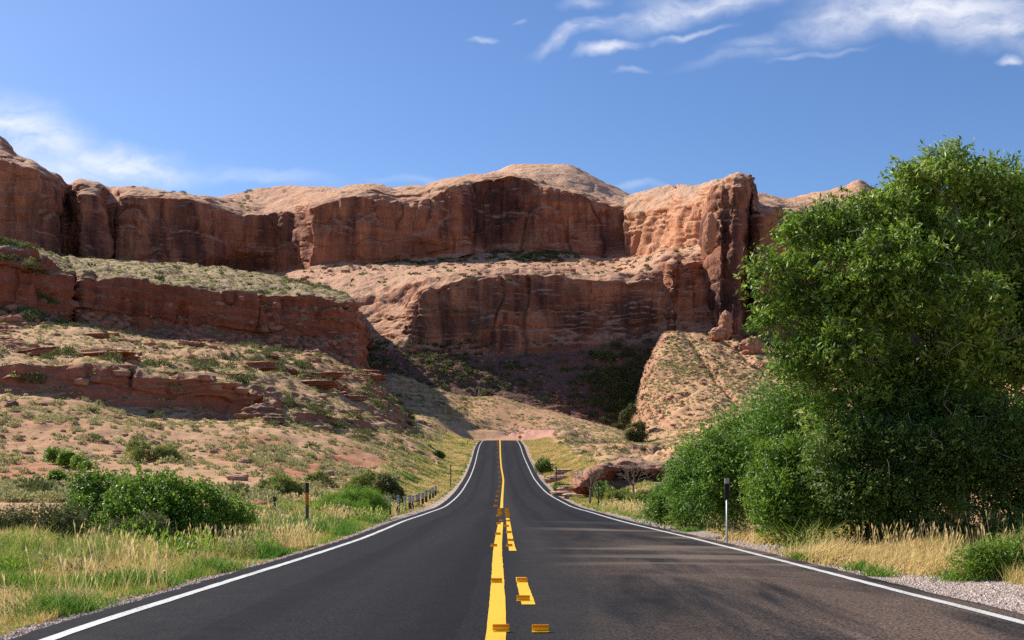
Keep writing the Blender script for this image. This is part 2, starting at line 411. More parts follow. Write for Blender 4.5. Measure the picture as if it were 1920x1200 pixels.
def rockify(L, big=2.0, med=.7, flute=1.0, beds=.35, sc=1.0, seed=0, fine=.25, bulge=0.0, pil=0.0, crack=0.0):
    V = L.V; N = L.normals(); wall = 1-sstep(.35, .8, N[..., 2])
    p = V*sc
    a = big*fbm(p*.035, 3, seed)+med*fbm(p*.13, 4, seed+9)
    fl = fbm(p*np.array([.16, .16, .012])+3, 4, seed+20)
    a = a+flute*fl*wall*1.3
    fl2 = 1-np.abs(noise3(p*np.array([.09, .09, .006])+31, seed+25))*2
    a = a-flute*np.clip(fl2-.72, 0, 1)*5*wall
    z = p[..., 2]*.33+1.2*fbm(p*.02, 2, seed+30)
    bd = noise3(np.stack([z*0, z*0, z*1.6], -1), seed+31)+.6*noise3(np.stack([z*0+3, z*0, z*4.3], -1), seed+32)
    bd = bd*(.6+.8*np.clip(fbm(p*.05, 2, seed+33)+.5, 0, 1))
    a = a+beds*bd*(.5+.5*wall)+fine*(.45+.55*wall)*fbm(p*.5, 4, seed+40)
    q = p+4*np.stack([fbm(p*.06, 2, seed+50+k) for k in range(3)], -1)
    if bulge: a = a+bulge*fbm(q*np.array([.028, .028, .016]), 3, seed+60)*wall*1.6
    if pil:
        b1 = np.abs(noise3(q*np.array([.045, .045, .055])+5, seed+63))*2; b2 = np.abs(noise3(q*np.array([.11, .11, .13])+9, seed+64))*2
        a = a+(pil*.7*(np.minimum(b1, .9)-.5)+pil*.3*(np.minimum(b2, .9)-.5))*(.45+.55*wall)
    if crack:
        c1 = np.abs(noise3(q*np.array([.075, .075, .012])+13, seed+66)); c2 = np.abs(noise3(q*np.array([.03, .03, .10])+23, seed+67))
        on = sstep(-.1, .25, fbm(p*.03, 2, seed+68))
        a = a-crack*(1-sstep(.01, .075, c1))*on*(.25+.75*wall)-crack*.5*(1-sstep(.01, .06, c2))*(1-on*.5)
    L.push(a, N)
    return L

def stains(L, lst):
    x, y = L.px(); r = 0
    for cx, cy, rx, ry, wt in lst:
        q = np.hypot((x-cx)/rx, (y-cy)/ry)+.5*fbm(L.V*np.array([.06, .06, .02]), 3, 71)
        r = np.maximum(r, wt*(1-sstep(.55, 1.15, q)))
    return r
def recess(L, lst):
    x, y = L.px()
    for cx, cy, rx, ry, dp in lst: L.V[..., 1] += dp*(1-sstep(.35, 1.1, np.hypot((x-cx)/rx, (y-cy)/ry)))
C = lambda d, pts: [(x, y, d) for x, y in pts]          # a contour at one distance
def CD(off, dt, pts):                                    # a contour at distance table dt(x)+off
    dx = [a for a, b in dt]; dv = [b for a, b in dt]
    xs = sorted(set([p[0] for p in pts]) | set(a for a in dx if pts[0][0] <= a <= pts[-1][0]))
    py = np.interp(xs, [p[0] for p in pts], [p[1] for p in pts])
    return [(x, y, float(np.interp(x, dx, dv))+off) for x, y in zip(xs, py)]

# ---- ground: near verge, left hillside, hill either side of the road up to the front ridge
zy = lambda z, d: HY-z*F/d
G = Loft('ground', [
    C(1.4, [(-500, zy(-1.22, 1.4)), (2420, zy(-1.22, 1.4))]),
    C(8, [(-500, zy(-1.25, 8)), (2420, zy(-1.22, 8))]),
    C(14, [(-500, zy(-1.48, 14)), (2420, zy(-1.38, 14))]),
    C(30, [(-500, 985), (500, 985), (700, 982), (1200, 975), (1400, 970), (2420, 960)]),
    C(60, [(-500, 900), (0, 908), (300, 915), (500, 922), (700, 938), (850, 948), (940, 950), (1050, 945), (1100, 938), (1300, 935), (2420, 925)]),
    C(85, [(-500, 828), (0, 840), (200, 850), (400, 862), (600, 882), (800, 910), (860, 925), (940, 927), (1050, 912), (1090, 890), (1200, 882), (1280, 890), (1400, 895), (2420, 880)]),
    C(110, [(-500, 735), (0, 752), (150, 764), (280, 787), (500, 806), (650, 838), (800, 878), (870, 900), (940, 905), (1010, 893), (1050, 875), (1100, 862), (1200, 864), (1400, 858), (2420, 830)]),
    C(150, [(-500, 730), (0, 745), (280, 772), (500, 784), (650, 806), (800, 842), (880, 865), (940, 868), (990, 862), (1050, 848), (1150, 845), (1250, 845), (1400, 830), (2420, 790)]),
    C(200, [(-500, 735), (400, 765), (500, 772), (600, 776), (700, 786), (800, 812), (880, 835), (940, 844), (990, 836), (1050, 826), (1150, 832), (1250, 838), (1400, 800), (2420, 760)]),
    C(240, [(-500, 735), (400, 762), (600, 764), (700, 768), (800, 788), (880, 815), (905, 824), (940, 827), (970, 824), (1050, 808), (1150, 818), (1200, 834), (1300, 822), (1400, 790), (2420, 750)]),
    C(290, [(-500, 735), (400, 750), (600, 752), (700, 742), (800, 756), (880, 788), (940, 808), (1000, 806), (1050, 795), (1150, 808), (1200, 828), (1300, 812), (1400, 775), (2420, 740)]),
    C(340, [(-500, 735), (400, 740), (600, 732), (690, 700), (740, 692), (800, 718), (870, 741), (930, 734), (1000, 754), (1080, 783), (1150, 802), (1195, 820), (1300, 800), (1400, 760), (2420, 730)]),
    C(368, [(-500, 745), (400, 748), (600, 740), (690, 725), (740, 720), (800, 745), (870, 768), (930, 762), (1000, 782), (1080, 808), (1150, 822), (1195, 830), (1300, 810), (1400, 770), (2420, 740)]),
], -500, 2420, 4, [40, 50, 60, 60, 45, 45, 45, 40, 34, 26, 26, 12], 6, 9)
V = G.V; X, Y = V[..., 0], V[..., 1]
s_l = edgeL(Y)-shoulder(Y)-X; s_r = X-edgeR(Y)-shoulder(Y)
lat = np.maximum(np.maximum(s_l, s_r), 60*sstep(252, 275, Y)); fore = 1-sstep(250, 275, Y)
off = sstep(.5, 4+.03*Y, lat)
far = sstep(45, 110, Y)
Z = V[..., 2]
hum = .10*fbm(V*np.array([.5, .5, 0]), 4, 1)*sstep(8, 40, Y)+far*(1.6*fbm(V*np.array([.045, .045, 0]), 4, 2)+.42*fbm(V*np.array([.22, .22, 0]), 4, 3)+.26*fbm(V*np.array([.7, .7, 0]), 3, 6))
Z = Z+hum*sstep(1, 8+.05*Y, lat)
hh = 2.1; ph = Z/hh+.7*fbm(V*np.array([.03, .03, 0]), 2, 7); fl = np.floor(ph)
ter = (fl+sstep(.62, .92, ph-fl)-ph)*hh
Z = Z+ter*sstep(.05, .35, fbm(V*np.array([.025, .025, 0]), 3, 8)+.12*sstep(980, 1100, CX+X*F/Y))*far*sstep(3, 15, lat)*.9*np.maximum(sstep(960, 1010, CX+X*F/Y), sstep(120, 170, Y)*.6)
rz = roadZ(Y)-.05*np.clip((X-roadX(Y))/4.0, -1.2, 1.2)**2
Zr = rz-.035-.05*sstep(0, .5, lat)-.10*sstep(.2, 2.4, s_l)*(1-far)+.02*fbm(V*np.array([2.5, 2.5, 0]), 3, 4)*sstep(0, .4, lat)
Zr = np.where(lat < 0, rz-.10, Zr)
Znew = Zr*(1-off)+Z*off
V[..., 2] = Znew*fore+Z*(1-fore)
gn = fbm(V*np.array([.6, .6, 0]), 3, 12)
gw_r = np.interp(Y, [0, 8, 16, 25, 40, 60, 240], [2.2, 2.0, 1.5, 1.2, .9, .6, .4])+.3*gn
gw_l = np.interp(Y, [0, 8, 25, 35, 44, 70, 110, 240], [.4, .42, .35, .5, 1.1, .9, .6, .5])+.18*gn
gravel = np.where(s_r > -.3, 1-sstep(-.12, .12, s_r-gw_r), 0)+np.where(s_l > -.3, 1-sstep(-.1, .1, s_l-gw_l), 0)
dirt = np.where(s_r > -.3, 1-sstep(.1, .6, s_r-.1-.25*gn), 0)*(1-sstep(30, 60, Y))
gravel = gravel*(1-sstep(240, 248, Y)); dirt = dirt*(1-sstep(30, 60, Y))
G.build(M_ground, 'sandy roadside ground rising to scrub hillsides on both sides of the road', 'ground', 'structure',
        {'red': stains(G, [(560, 880, 60, 20, .9), (640, 868, 70, 18, .9), (430, 850, 50, 16, .8), (760, 862, 60, 15, .8), (20, 885, 80, 22, .7), (480, 826, 70, 12, .7), (700, 840, 60, 10, .6), (330, 905, 90, 14, .6), (130, 915, 90, 16, .5)]),
         'pink': stains(G, [(985, 812, 75, 12, 1), (1050, 898, 34, 12, .9), (1060, 800, 40, 8, .7)]), 'gravel': np.clip(gravel, 0, 1), 'dirt': np.clip(dirt, 0, 1)})

# surrounding land below everything, to the horizon
a = np.linspace(0, 2*math.pi, 97)[:-1]; rr = np.array([0.01, 40, 300, 1500, 6000])
vv = np.stack([np.cos(a)[None]*rr[:, None], np.sin(a)[None]*rr[:, None]+0*a, np.full((5, 96), -7.0)-np.array([0, 0, 3, 6, 10])[:, None]], -1)
ii = (np.arange(4)[:, None]*96+np.arange(96)); jj = (np.arange(4)[:, None]*96+(np.arange(96)+1) % 96)
tag(obj('terrain', vv, np.stack([ii, ii+96, jj+96, jj], -1).reshape(-1, 4)[:, ::-1], M_slope), 'desert floor stretching out around the road', 'terrain', None, 'structure')

# ---- left low red ledge and the scrub slope above it
dl = [(-500, 112), (0, 112), (280, 116), (400, 120), (540, 126), (720, 130)]
B = Loft('ledge_hill', [
    CD(-5, dl, [(-500, 752), (0, 758), (150, 772), (280, 796), (400, 806), (500, 815), (600, 850), (820, 900)]),
    CD(0, dl, [(-500, 728), (0, 736), (150, 748), (280, 772), (400, 776), (480, 782), (540, 800), (600, 830), (820, 890)]),
    CD(2.0, dl, [(-500, 712), (0, 714), (150, 722), (280, 742), (400, 752), (480, 766), (540, 790), (600, 820), (820, 880)]),
    CD(2.6, dl, [(-500, 680), (0, 683), (205, 690), (225, 702), (300, 708), (380, 718), (480, 742), (540, 780), (600, 810), (820, 870)]),
    CD(9, dl, [(-500, 675), (0, 678), (210, 684), (300, 698), (480, 730), (540, 768), (600, 798), (820, 860)]),
    C(155, [(-500, 640), (0, 645), (200, 655), (300, 672), (400, 684), (500, 708), (600, 748), (700, 800), (820, 870)]),
    C(205, [(-500, 595), (0, 603), (150, 612), (300, 642), (480, 652), (600, 674), (690, 715), (750, 775), (820, 850)]),
    C(250, [(-500, 580), (0, 590), (300, 635), (600, 665), (690, 705), (740, 755), (820, 840)]),
], -500, 820, 3, [14, 22, 26, 12, 40, 40, 14], 1, 5)
wallm = 1-sstep(.35, .7, B.normals()[..., 2])
rockify(B, .9, .7, .4, .4, 2.0, 50, .35, 1.2, .8, .9)
V = B.V; Z = V[..., 2]
ph = Z/2.4+1.6*fbm(V*np.array([.05, .05, 0]), 3, 57); fl = np.floor(ph)
V[..., 2] = Z+(fl+sstep(.6, .92, ph-fl)-ph)*2.4*sstep(.05, .4, fbm(V*np.array([.04, .04, 0]), 3, 58))*(1-wallm)*.9
M_ledge = soil_mat('ledge_soil', False, .3, .7, (.36, .135, .08), 1.0)
B.build(M_ledge, 'scrub slope with a low red rock ledge on the left side', 'hill')

# ---- left butte: tall red wall with a sagebrush bench on top
du = [(-500, 215), (-60, 205), (60, 205), (128, 220), (136, 234), (150, 226), (270, 246), (480, 266), (640, 276), (668, 280), (680, 296), (700, 360)]
U = Loft('butte_hill', [
    CD(-14, du, [(-500, 612), (0, 622), (150, 632), (290, 662), (480, 668), (670, 702), (700, 708)]),
    CD(-2, du, [(-500, 575), (0, 585), (150, 592), (230, 606), (290, 622), (480, 634), (600, 641), (665, 644), (700, 690)]),
    CD(0, du, [(-500, 566), (0, 572), (150, 582), (230, 592), (290, 602), (480, 628), (600, 636), (665, 638), (700, 672)]),
    CD(2, du, [(-500, 470), (-100, 480), (0, 490), (60, 492), (95, 500), (128, 520), (140, 530), (150, 520), (180, 526), (260, 534), (400, 551), (500, 556), (620, 564), (662, 573), (676, 596), (700, 640)]),
    CD(7, du, [(-500, 450), (-100, 458), (0, 464), (60, 468), (95, 484), (128, 514), (140, 522), (150, 515), (180, 521), (260, 529), (400, 546), (500, 551), (620, 559), (662, 568), (676, 592), (700, 640)]),
    CD(28, du, [(-500, 445), (-100, 453), (0, 458), (60, 464), (100, 484), (140, 512), (180, 517), (260, 525), (400, 541), (500, 547), (620, 556), (662, 566), (700, 640)]),
    C(420, [(-500, 440), (0, 466), (110, 490), (250, 500), (400, 513), (520, 528), (620, 550), (660, 566), (700, 650)]),
    C(610, [(-500, 440), (0, 460), (110, 480), (250, 490), (400, 502), (520, 518), (620, 545), (660, 566), (700, 660)]),
], -500, 700, 3, [26, 10, 70, 12, 16, 50, 30], 1, 2)
rockify(U, 2.0, 1.6, 1.0, .3, 1.6, 80, .45, 2.6, 1.4, 1.5)
M_butte = rock_mat('butte_sandstone', (.27, .085, .046), (.34, .125, .07), (.44, .315, .17), (.10, .042, .034), 1.8, .56, .74, .6, .88, .85, .4)
U.build(M_butte, 'red sandstone butte wall with a sage covered bench on top', 'butte')

# ---- middle slickrock bench with its dark wall and the rubble bowl below it
S = Loft('slickrock_hill', [
    C(404, [(500, 755), (700, 760), (800, 785), (930, 808), (1080, 826), (1170, 836), (1250, 845), (1450, 840)]),
    C(432, [(500, 705), (650, 700), (760, 712), (900, 732), (1000, 738), (1100, 742), (1170, 745), (1230, 735), (1450, 720)]),
    C(452, [(500, 662), (650, 656), (720, 656), (800, 663), (900, 668), (1000, 662), (1100, 652), (1200, 640), (1240, 626), (1340, 625), (1450, 630)]),
    [(500, 650, 462), (650, 645, 462), (700, 640, 468), (740, 636, 462), (770, 630, 456), (800, 636, 455), (900, 640, 455), (1000, 634, 455), (1100, 622, 456), (1200, 612, 458), (1240, 600, 458), (1450, 600, 462)],
    [(500, 600, 490), (650, 600, 488), (700, 598, 488), (740, 590, 478), (770, 568, 466), (800, 548, 460), (850, 534, 459), (900, 524, 459), (960, 514, 459), (1000, 516, 459), (1050, 522, 460), (1110, 524, 460), (1160, 530, 462), (1190, 534, 462), (1240, 512, 464), (1300, 500, 468), (1330, 490, 470), (1450, 490, 470)],
    [(500, 566, 510), (650, 562, 505), (700, 552, 502), (740, 540, 495), (770, 530, 480), (800, 521, 470), (850, 514, 468), (900, 508, 468), (960, 502, 468), (1000, 503, 468), (1050, 508, 469), (1110, 513, 470), (1160, 514, 470), (1190, 510, 470), (1240, 486, 472), (1300, 476, 476), (1330, 468, 478), (1450, 470, 478)],
    [(500, 545, 540), (600, 530, 540), (680, 522, 530), (740, 514, 530), (800, 508, 520), (850, 505, 520), (900, 502, 520), (960, 497, 520), (1000, 496, 520), (1050, 501, 520), (1110, 507, 520), (1160, 508, 520), (1190, 492, 520), (1240, 474, 520), (1320, 463, 520), (1450, 460, 520)],
    [(500, 528, 600), (560, 512, 600), (640, 502, 600), (740, 500, 600), (850, 497, 600), (960, 495, 600), (1050, 498, 600), (1150, 502, 600), (1190, 490, 600), (1330, 462, 600), (1450, 458, 600)],
    [(500, 522, 646), (560, 504, 646), (640, 494, 646), (740, 488, 646), (850, 478, 646), (950, 474, 646), (1050, 480, 646), (1150, 484, 646), (1190, 474, 646), (1330, 455, 646), (1450, 450, 646)],
    [(500, 512, 690), (640, 484, 690), (850, 468, 690), (1050, 470, 690), (1450, 440, 690)],
], 500, 1450, 2.5, [40, 30, 14, 64, 20, 22, 20, 18, 8], 1, 4)
rockify(S, 1.8, 1.3, 1.0, .36, 1.2, 120, .45, 4.0, 2.2, 2.0)
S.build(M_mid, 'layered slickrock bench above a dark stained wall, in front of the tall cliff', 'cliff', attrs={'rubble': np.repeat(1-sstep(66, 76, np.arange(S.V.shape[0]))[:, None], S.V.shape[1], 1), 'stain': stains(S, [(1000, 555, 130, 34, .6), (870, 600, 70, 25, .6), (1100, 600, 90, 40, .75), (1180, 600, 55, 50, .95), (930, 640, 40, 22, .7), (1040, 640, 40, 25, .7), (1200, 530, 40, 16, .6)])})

# ---- tall back cliff
dw = [(-500, 560), (0, 565), (60, 560), (112, 575), (121, 612), (127, 604), (150, 592), (195, 600), (212, 622), (222, 612), (300, 612), (380, 630), (430, 650), (520, 668), (556, 655), (569, 636), (580, 622), (600, 622),
      (700, 626), (740, 632), (800, 630), (870, 640), (885, 652), (930, 664), (1000, 660), (1100, 652), (1180, 650), (1240, 655), (1500, 655)]
W = Loft('cliff_hill', [
    CD(-6, dw, [(-500, 500), (0, 490), (110, 500), (250, 510), (400, 522), (510, 535), (545, 525), (575, 512), (640, 506), (740, 500), (880, 482), (950, 485), (1050, 492), (1150, 496), (1250, 478), (1500, 470)]),
    CD(0, dw, [(-500, 480), (0, 470), (110, 482), (250, 495), (400, 508), (510, 521), (545, 514), (575, 500), (640, 495), (740, 489), (880, 464), (950, 467), (1050, 477), (1150, 482), (1190, 478), (1250, 465), (1500, 455)]),
    CD(3, dw, [(-500, 400), (0, 400), (110, 425), (125, 440), (250, 440), (400, 455), (470, 470), (530, 470), (575, 455), (640, 440), (740, 438), (880, 405), (950, 405), (1050, 425), (1150, 440), (1190, 440), (1250, 435), (1500, 430)]),
    CD(9, dw, [(-500, 290), (-100, 280), (0, 300), (60, 316), (95, 340), (115, 375), (122, 400), (128, 385), (150, 364), (185, 368), (205, 385), (220, 374), (250, 370), (300, 372), (340, 375), (375, 381), (400, 389), (420, 395), (450, 404), (490, 409), (520, 404), (560, 401), (600, 388), (640, 373), (680, 373), (720, 381), (760, 386), (800, 373), (850, 351), (923, 334), (960, 330), (993, 339), (1017, 349), (1057, 359), (1107, 375), (1140, 385), (1180, 392), (1213, 395), (1240, 402), (1500, 400)]),
    CD(24, dw, [(-500, 268), (-100, 252), (0, 272), (25, 294), (60, 307), (95, 330), (115, 358), (122, 380), (127, 357), (150, 345), (185, 349), (212, 366), (220, 358), (250, 354), (300, 362), (340, 367), (375, 372), (390, 373), (420, 385), (450, 395), (490, 401), (520, 394), (560, 387), (600, 374), (640, 363), (700, 358), (740, 364), (770, 362), (800, 358), (850, 341), (923, 329), (960, 327), (993, 335), (1057, 353), (1107, 369), (1140, 379), (1180, 386), (1213, 390), (1500, 385)]),
    CD(60, dw, [(-500, 255), (-100, 235), (0, 252), (25, 285), (60, 302), (95, 326), (115, 352), (122, 374), (127, 348), (150, 337), (185, 343), (212, 358), (220, 350), (250, 348), (300, 358), (340, 365), (375, 370), (390, 371), (420, 379), (450, 388), (490, 393), (520, 385), (560, 377), (600, 366), (640, 357), (665, 351), (700, 349), (740, 356), (770, 352), (800, 351), (850, 336), (923, 326), (960, 325), (993, 332), (1057, 350), (1107, 366), (1140, 377), (1180, 385), (1500, 380)]),
    CD(150, dw, [(-500, 262), (0, 275), (60, 330), (100, 350), (122, 384), (150, 346), (250, 354), (375, 374), (395, 376), (415, 370), (430, 366), (490, 353), (560, 346), (610, 349), (640, 354), (665, 347), (700, 346), (740, 353), (770, 349), (800, 346), (830, 337), (870, 330), (930, 325), (1000, 330), (1100, 360), (1180, 380), (1500, 380)]),
    CD(230, dw, [(-500, 300), (0, 310), (122, 395), (250, 370), (375, 382), (490, 362), (700, 358), (870, 345), (1500, 390)]),
], -500, 1500, 2.5, [8, 46, 56, 26, 26, 26, 14], 4, 2)
rockify(W, 1.8, 1.3, 1.0, .16, .9, 160, .4, 5.0, 3.2, 2.6)
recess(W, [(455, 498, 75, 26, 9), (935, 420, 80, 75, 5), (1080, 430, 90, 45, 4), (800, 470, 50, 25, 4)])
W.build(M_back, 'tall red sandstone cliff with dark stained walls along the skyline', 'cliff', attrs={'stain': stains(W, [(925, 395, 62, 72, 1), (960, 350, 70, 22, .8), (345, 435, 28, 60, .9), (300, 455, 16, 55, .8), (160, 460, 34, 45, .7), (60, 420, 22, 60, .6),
    (100, 450, 16, 50, .6), (20, 400, 14, 60, .5), (520, 430, 32, 45, .55), (455, 500, 60, 22, .9), (660, 440, 12, 50, .6), (700, 455, 9, 45, .5), (790, 465, 34, 22, .5), (1150, 452, 30, 26, .7), (1195, 435, 20, 45, .8), (1070, 370, 90, 12, .5)])})  # wall stains, plus one oval painting the shade inside the low alcove

# ---- pale dome behind the cliff rim
dd = [(880, 830), (1000, 800), (1100, 800), (1300, 820)]
D1 = Loft('dome_hill', [
    CD(-60, dd, [(820, 380), (930, 365), (1060, 385), (1210, 420), (1300, 440)]),
    CD(-30, dd, [(820, 352), (930, 338), (1060, 356), (1210, 395), (1300, 410)]),
    CD(10, dd, [(820, 348), (900, 334), (940, 322), (975, 316), (1060, 320), (1100, 335), (1150, 360), (1200, 378), (1300, 395)]),
    CD(70, dd, [(820, 345), (900, 330), (935, 321), (960, 309), (1000, 306), (1030, 305), (1065, 306), (1090, 318), (1140, 345), (1180, 361), (1205, 372), (1300, 390)]),
    CD(150, dd, [(820, 350), (935, 330), (1000, 315), (1065, 317), (1140, 355), (1205, 382), (1300, 400)]),
], 820, 1300, 2.5, [14, 26, 24, 12], 5, 3)
rockify(D1, 1.6, 1.0, .5, .4, .8, 200, .3, 0, 2.2, 1.2)
D1.build(M_dome, 'pale rounded sandstone dome on the skyline', 'hill')

# ---- orange shoulder that climbs to the tower, facing left
dsh = [(1170, 640), (1200, 628), (1240, 600), (1262, 590), (1268, 560), (1300, 545), (1318, 538), (1324, 515), (1345, 500), (1360, 505)]
O1 = Loft('shoulder_hill', [
    CD(-10, dsh, [(1170, 500), (1240, 478), (1300, 470), (1360, 468)]),
    CD(-4, dsh, [(1170, 488), (1240, 468), (1300, 459), (1360, 455)]),
    CD(0, dsh, [(1170, 440), (1240, 420), (1300, 410), (1360, 410)]),
    CD(6, dsh, [(1170, 404), (1205, 396), (1240, 392), (1270, 386), (1300, 385), (1330, 372), (1360, 362)]),
    CD(30, dsh, [(1170, 380), (1205, 372), (1240, 366), (1270, 362), (1300, 360), (1330, 350), (1360, 340)]),
    CD(70, dsh, [(1170, 372), (1195, 364), (1225, 355), (1255, 348), (1285, 345), (1315, 346), (1345, 335), (1360, 332)]),
    CD(130, dsh, [(1170, 380), (1225, 366), (1285, 356), (1360, 345)]),
], 1170, 1360, 2, [8, 26, 26, 18, 18, 10], 1, 3)
rockify(O1, 1.8, 1.6, 1.0, .3, 1.1, 230, .45, 3.0, 2.6, 2.2)
O1.build(M_orange, 'sunlit orange rock shoulder beside the tall tower', 'cliff')

# ---- tower
dt = [(1225, 470), (1240, 462), (1262, 452), (1268, 462), (1300, 462), (1322, 466), (1328, 458), (1338, 446), (1352, 440), (1362, 443), (1374, 437), (1390, 439), (1399, 446), (1405, 468), (1411, 450), (1425, 444), (1440, 448), (1460, 470), (1500, 480)]
T = Loft('tower_hill', [
    CD(-6, dt, [(1225, 650), (1345, 645), (1500, 660)]),
    CD(0, dt, [(1225, 632), (1345, 628), (1420, 640), (1500, 650)]),
    CD(2, dt, [(1225, 560), (1240, 556), (1262, 555), (1300, 540), (1330, 520), (1345, 500), (1500, 500)]),
    CD(5, dt, [(1225, 530), (1240, 520), (1262, 506), (1300, 494), (1322, 486), (1330, 440), (1345, 400), (1405, 400), (1420, 395), (1440, 400), (1500, 405)]),
    CD(10, dt, [(1225, 512), (1240, 500), (1262, 490), (1300, 480), (1322, 472), (1330, 405), (1345, 362), (1370, 350), (1395, 350), (1408, 366), (1418, 384), (1440, 392), (1500, 396)]),
    CD(18, dt, [(1225, 500), (1240, 488), (1262, 481), (1300, 473), (1322, 464), (1330, 390), (1340, 346), (1368, 333), (1384, 328), (1396, 332), (1408, 350), (1416, 374), (1424, 386), (1440, 388), (1500, 392)]),
    CD(44, dt, [(1225, 496), (1262, 478), (1322, 462), (1330, 380), (1340, 342), (1368, 329), (1386, 326), (1396, 330), (1408, 347), (1418, 374), (1440, 390), (1500, 392)]),
    CD(80, dt, [(1225, 500), (1322, 466), (1330, 400), (1345, 360), (1386, 345), (1408, 365), (1420, 392), (1500, 396)]),
], 1225, 1500, 2, [8, 60, 60, 26, 14, 14, 8], 1, 1)
rockify(T, 1.4, 1.1, .8, .2, 1.3, 260, .4, 2.6, 2.2, 1.8)
T.build(M_tower, 'tall dark sandstone tower with a rounded sunlit cap', 'cliff', attrs={'stain': stains(T, [(1375, 440, 28, 65, .6), (1290, 545, 45, 24, .85), (1365, 570, 42, 30, .95), (1405, 500, 14, 110, .9), (1275, 600, 40, 24, .6)])})

# ---- skyline to the right, behind the tree
dr = [(1405, 560), (1480, 600), (2420, 640)]
E1 = Loft('ridge_hill', [
    CD(-8, dr, [(1405, 660), (2420, 680)]),
    CD(0, dr, [(1405, 640), (2420, 660)]),
    CD(6, dr, [(1405, 385), (1440, 388), (1480, 392), (1520, 400), (1600, 420), (2420, 420)]),
    CD(30, dr, [(1405, 372), (1440, 376), (1475, 380), (1520, 380), (1600, 378), (1700, 388), (1880, 370), (1940, 350), (2420, 340)]),
    CD(90, dr, [(1405, 363), (1425, 362), (1450, 365), (1475, 371), (1510, 367), (1555, 356), (1588, 346), (1603, 338), (1612, 334), (1622, 338), (1632, 346), (1650, 354), (1700, 366), (1850, 358), (1890, 340), (1930, 332), (2420, 320)]),
    CD(160, dr, [(1405, 380), (2420, 360)]),
], 1405, 2420, 3, [6, 70, 26, 26, 10], 1, 2)
rockify(E1, 1.6, 1.1, 1.0, .4, 1.0, 300, .35, 3, 1.8, 1.6)
E1.build(M_backr, 'pale sandstone ridge with a small knob behind the big tree', 'cliff')

# ---- tan talus cone under the tower
K = Loft('talus_hill', [
    [(1150, 850, 330), (1180, 848, 320), (1205, 846, 305), (1300, 858, 270), (1450, 862, 260), (2420, 850, 260)],
    [(1150, 845, 380), (1184, 820, 372), (1197, 806, 340), (1215, 800, 330), (1300, 790, 320), (1450, 780, 315), (2420, 760, 310)],
    [(1150, 835, 430), (1188, 780, 412), (1199, 735, 388), (1218, 722, 378), (1300, 715, 372), (1450, 710, 366), (2420, 700, 360)],
    [(1150, 820, 450), (1196, 740, 438), (1210, 688, 424), (1228, 662, 412), (1300, 655, 408), (1450, 668, 404), (2420, 660, 400)],
    [(1150, 815, 470), (1204, 720, 456), (1226, 650, 448), (1246, 618, 440), (1275, 616, 438), (1310, 622, 436), (1345, 632, 434), (1430, 655, 430), (2420, 640, 430)],
    [(1150, 820, 490), (1204, 730, 480), (1246, 640, 470), (1300, 625, 462), (1430, 650, 455), (2420, 640, 455)],
], 1150, 2420, 3, [36, 40, 40, 24, 8], 8, 3)
V = K.V
K.push(.9*fbm(V*np.array([.5, .5, .4]), 3, 335)+1.5*fbm(V*np.array([.05, .05, .05]), 4, 330)+.6*(fbm(V*.22, 4, 331))-1.1*np.clip(.22-np.abs(noise3(V*np.array([.05, .015, .0])+4, 333)), 0, 1)*6)
K.build(M_talus, 'tan talus slope spilling down below the rock tower', 'hill')

# ---- dark red outcrop beside the road on the right
OC = Loft('rock_outcrop', [
    C(78, [(1075, 925), (1290, 932)]),
    [(1075, 920, 76), (1092, 918, 74.5), (1120, 922, 74), (1200, 926, 74), (1270, 926, 74.5), (1290, 928, 76)],
    [(1075, 918, 76), (1092, 912, 75), (1120, 905, 75.6), (1150, 895, 76.4), (1200, 895, 76.6), (1250, 905, 75.8), (1290, 926, 76)],
    [(1075, 917, 76), (1092, 908, 74), (1120, 890, 73.6), (1150, 879, 73.8), (1200, 877, 74), (1250, 889, 74), (1275, 908, 75), (1290, 926, 76)],
    [(1075, 915, 77), (1092, 904, 75), (1110, 886, 74.6), (1135, 872, 74.4), (1165, 865, 74.6), (1200, 866, 75), (1240, 876, 75), (1270, 902, 76), (1290, 925, 77)],
    [(1075, 905, 84), (1110, 880, 84), (1165, 864, 84), (1240, 872, 84), (1290, 905, 84)],
    [(1075, 890, 110), (1165, 868, 110), (1290, 872, 110)],
], 1075, 1290, 1, [4, 16, 18, 10, 16, 16], 1, 2)
rockify(OC, .35, .35, .22, .22, 5.0, 400, .1)
M_outc = rock_mat('dark_red_rock', (.24, .085, .05), (.31, .115, .068), (.44, .265, .17), (.09, .036, .03), 6, .50, .68, .6, .9, 0, .3)
OC.build(M_outc, 'dark red overhanging rock outcrop behind the two bare trees', 'rock', 'thing')

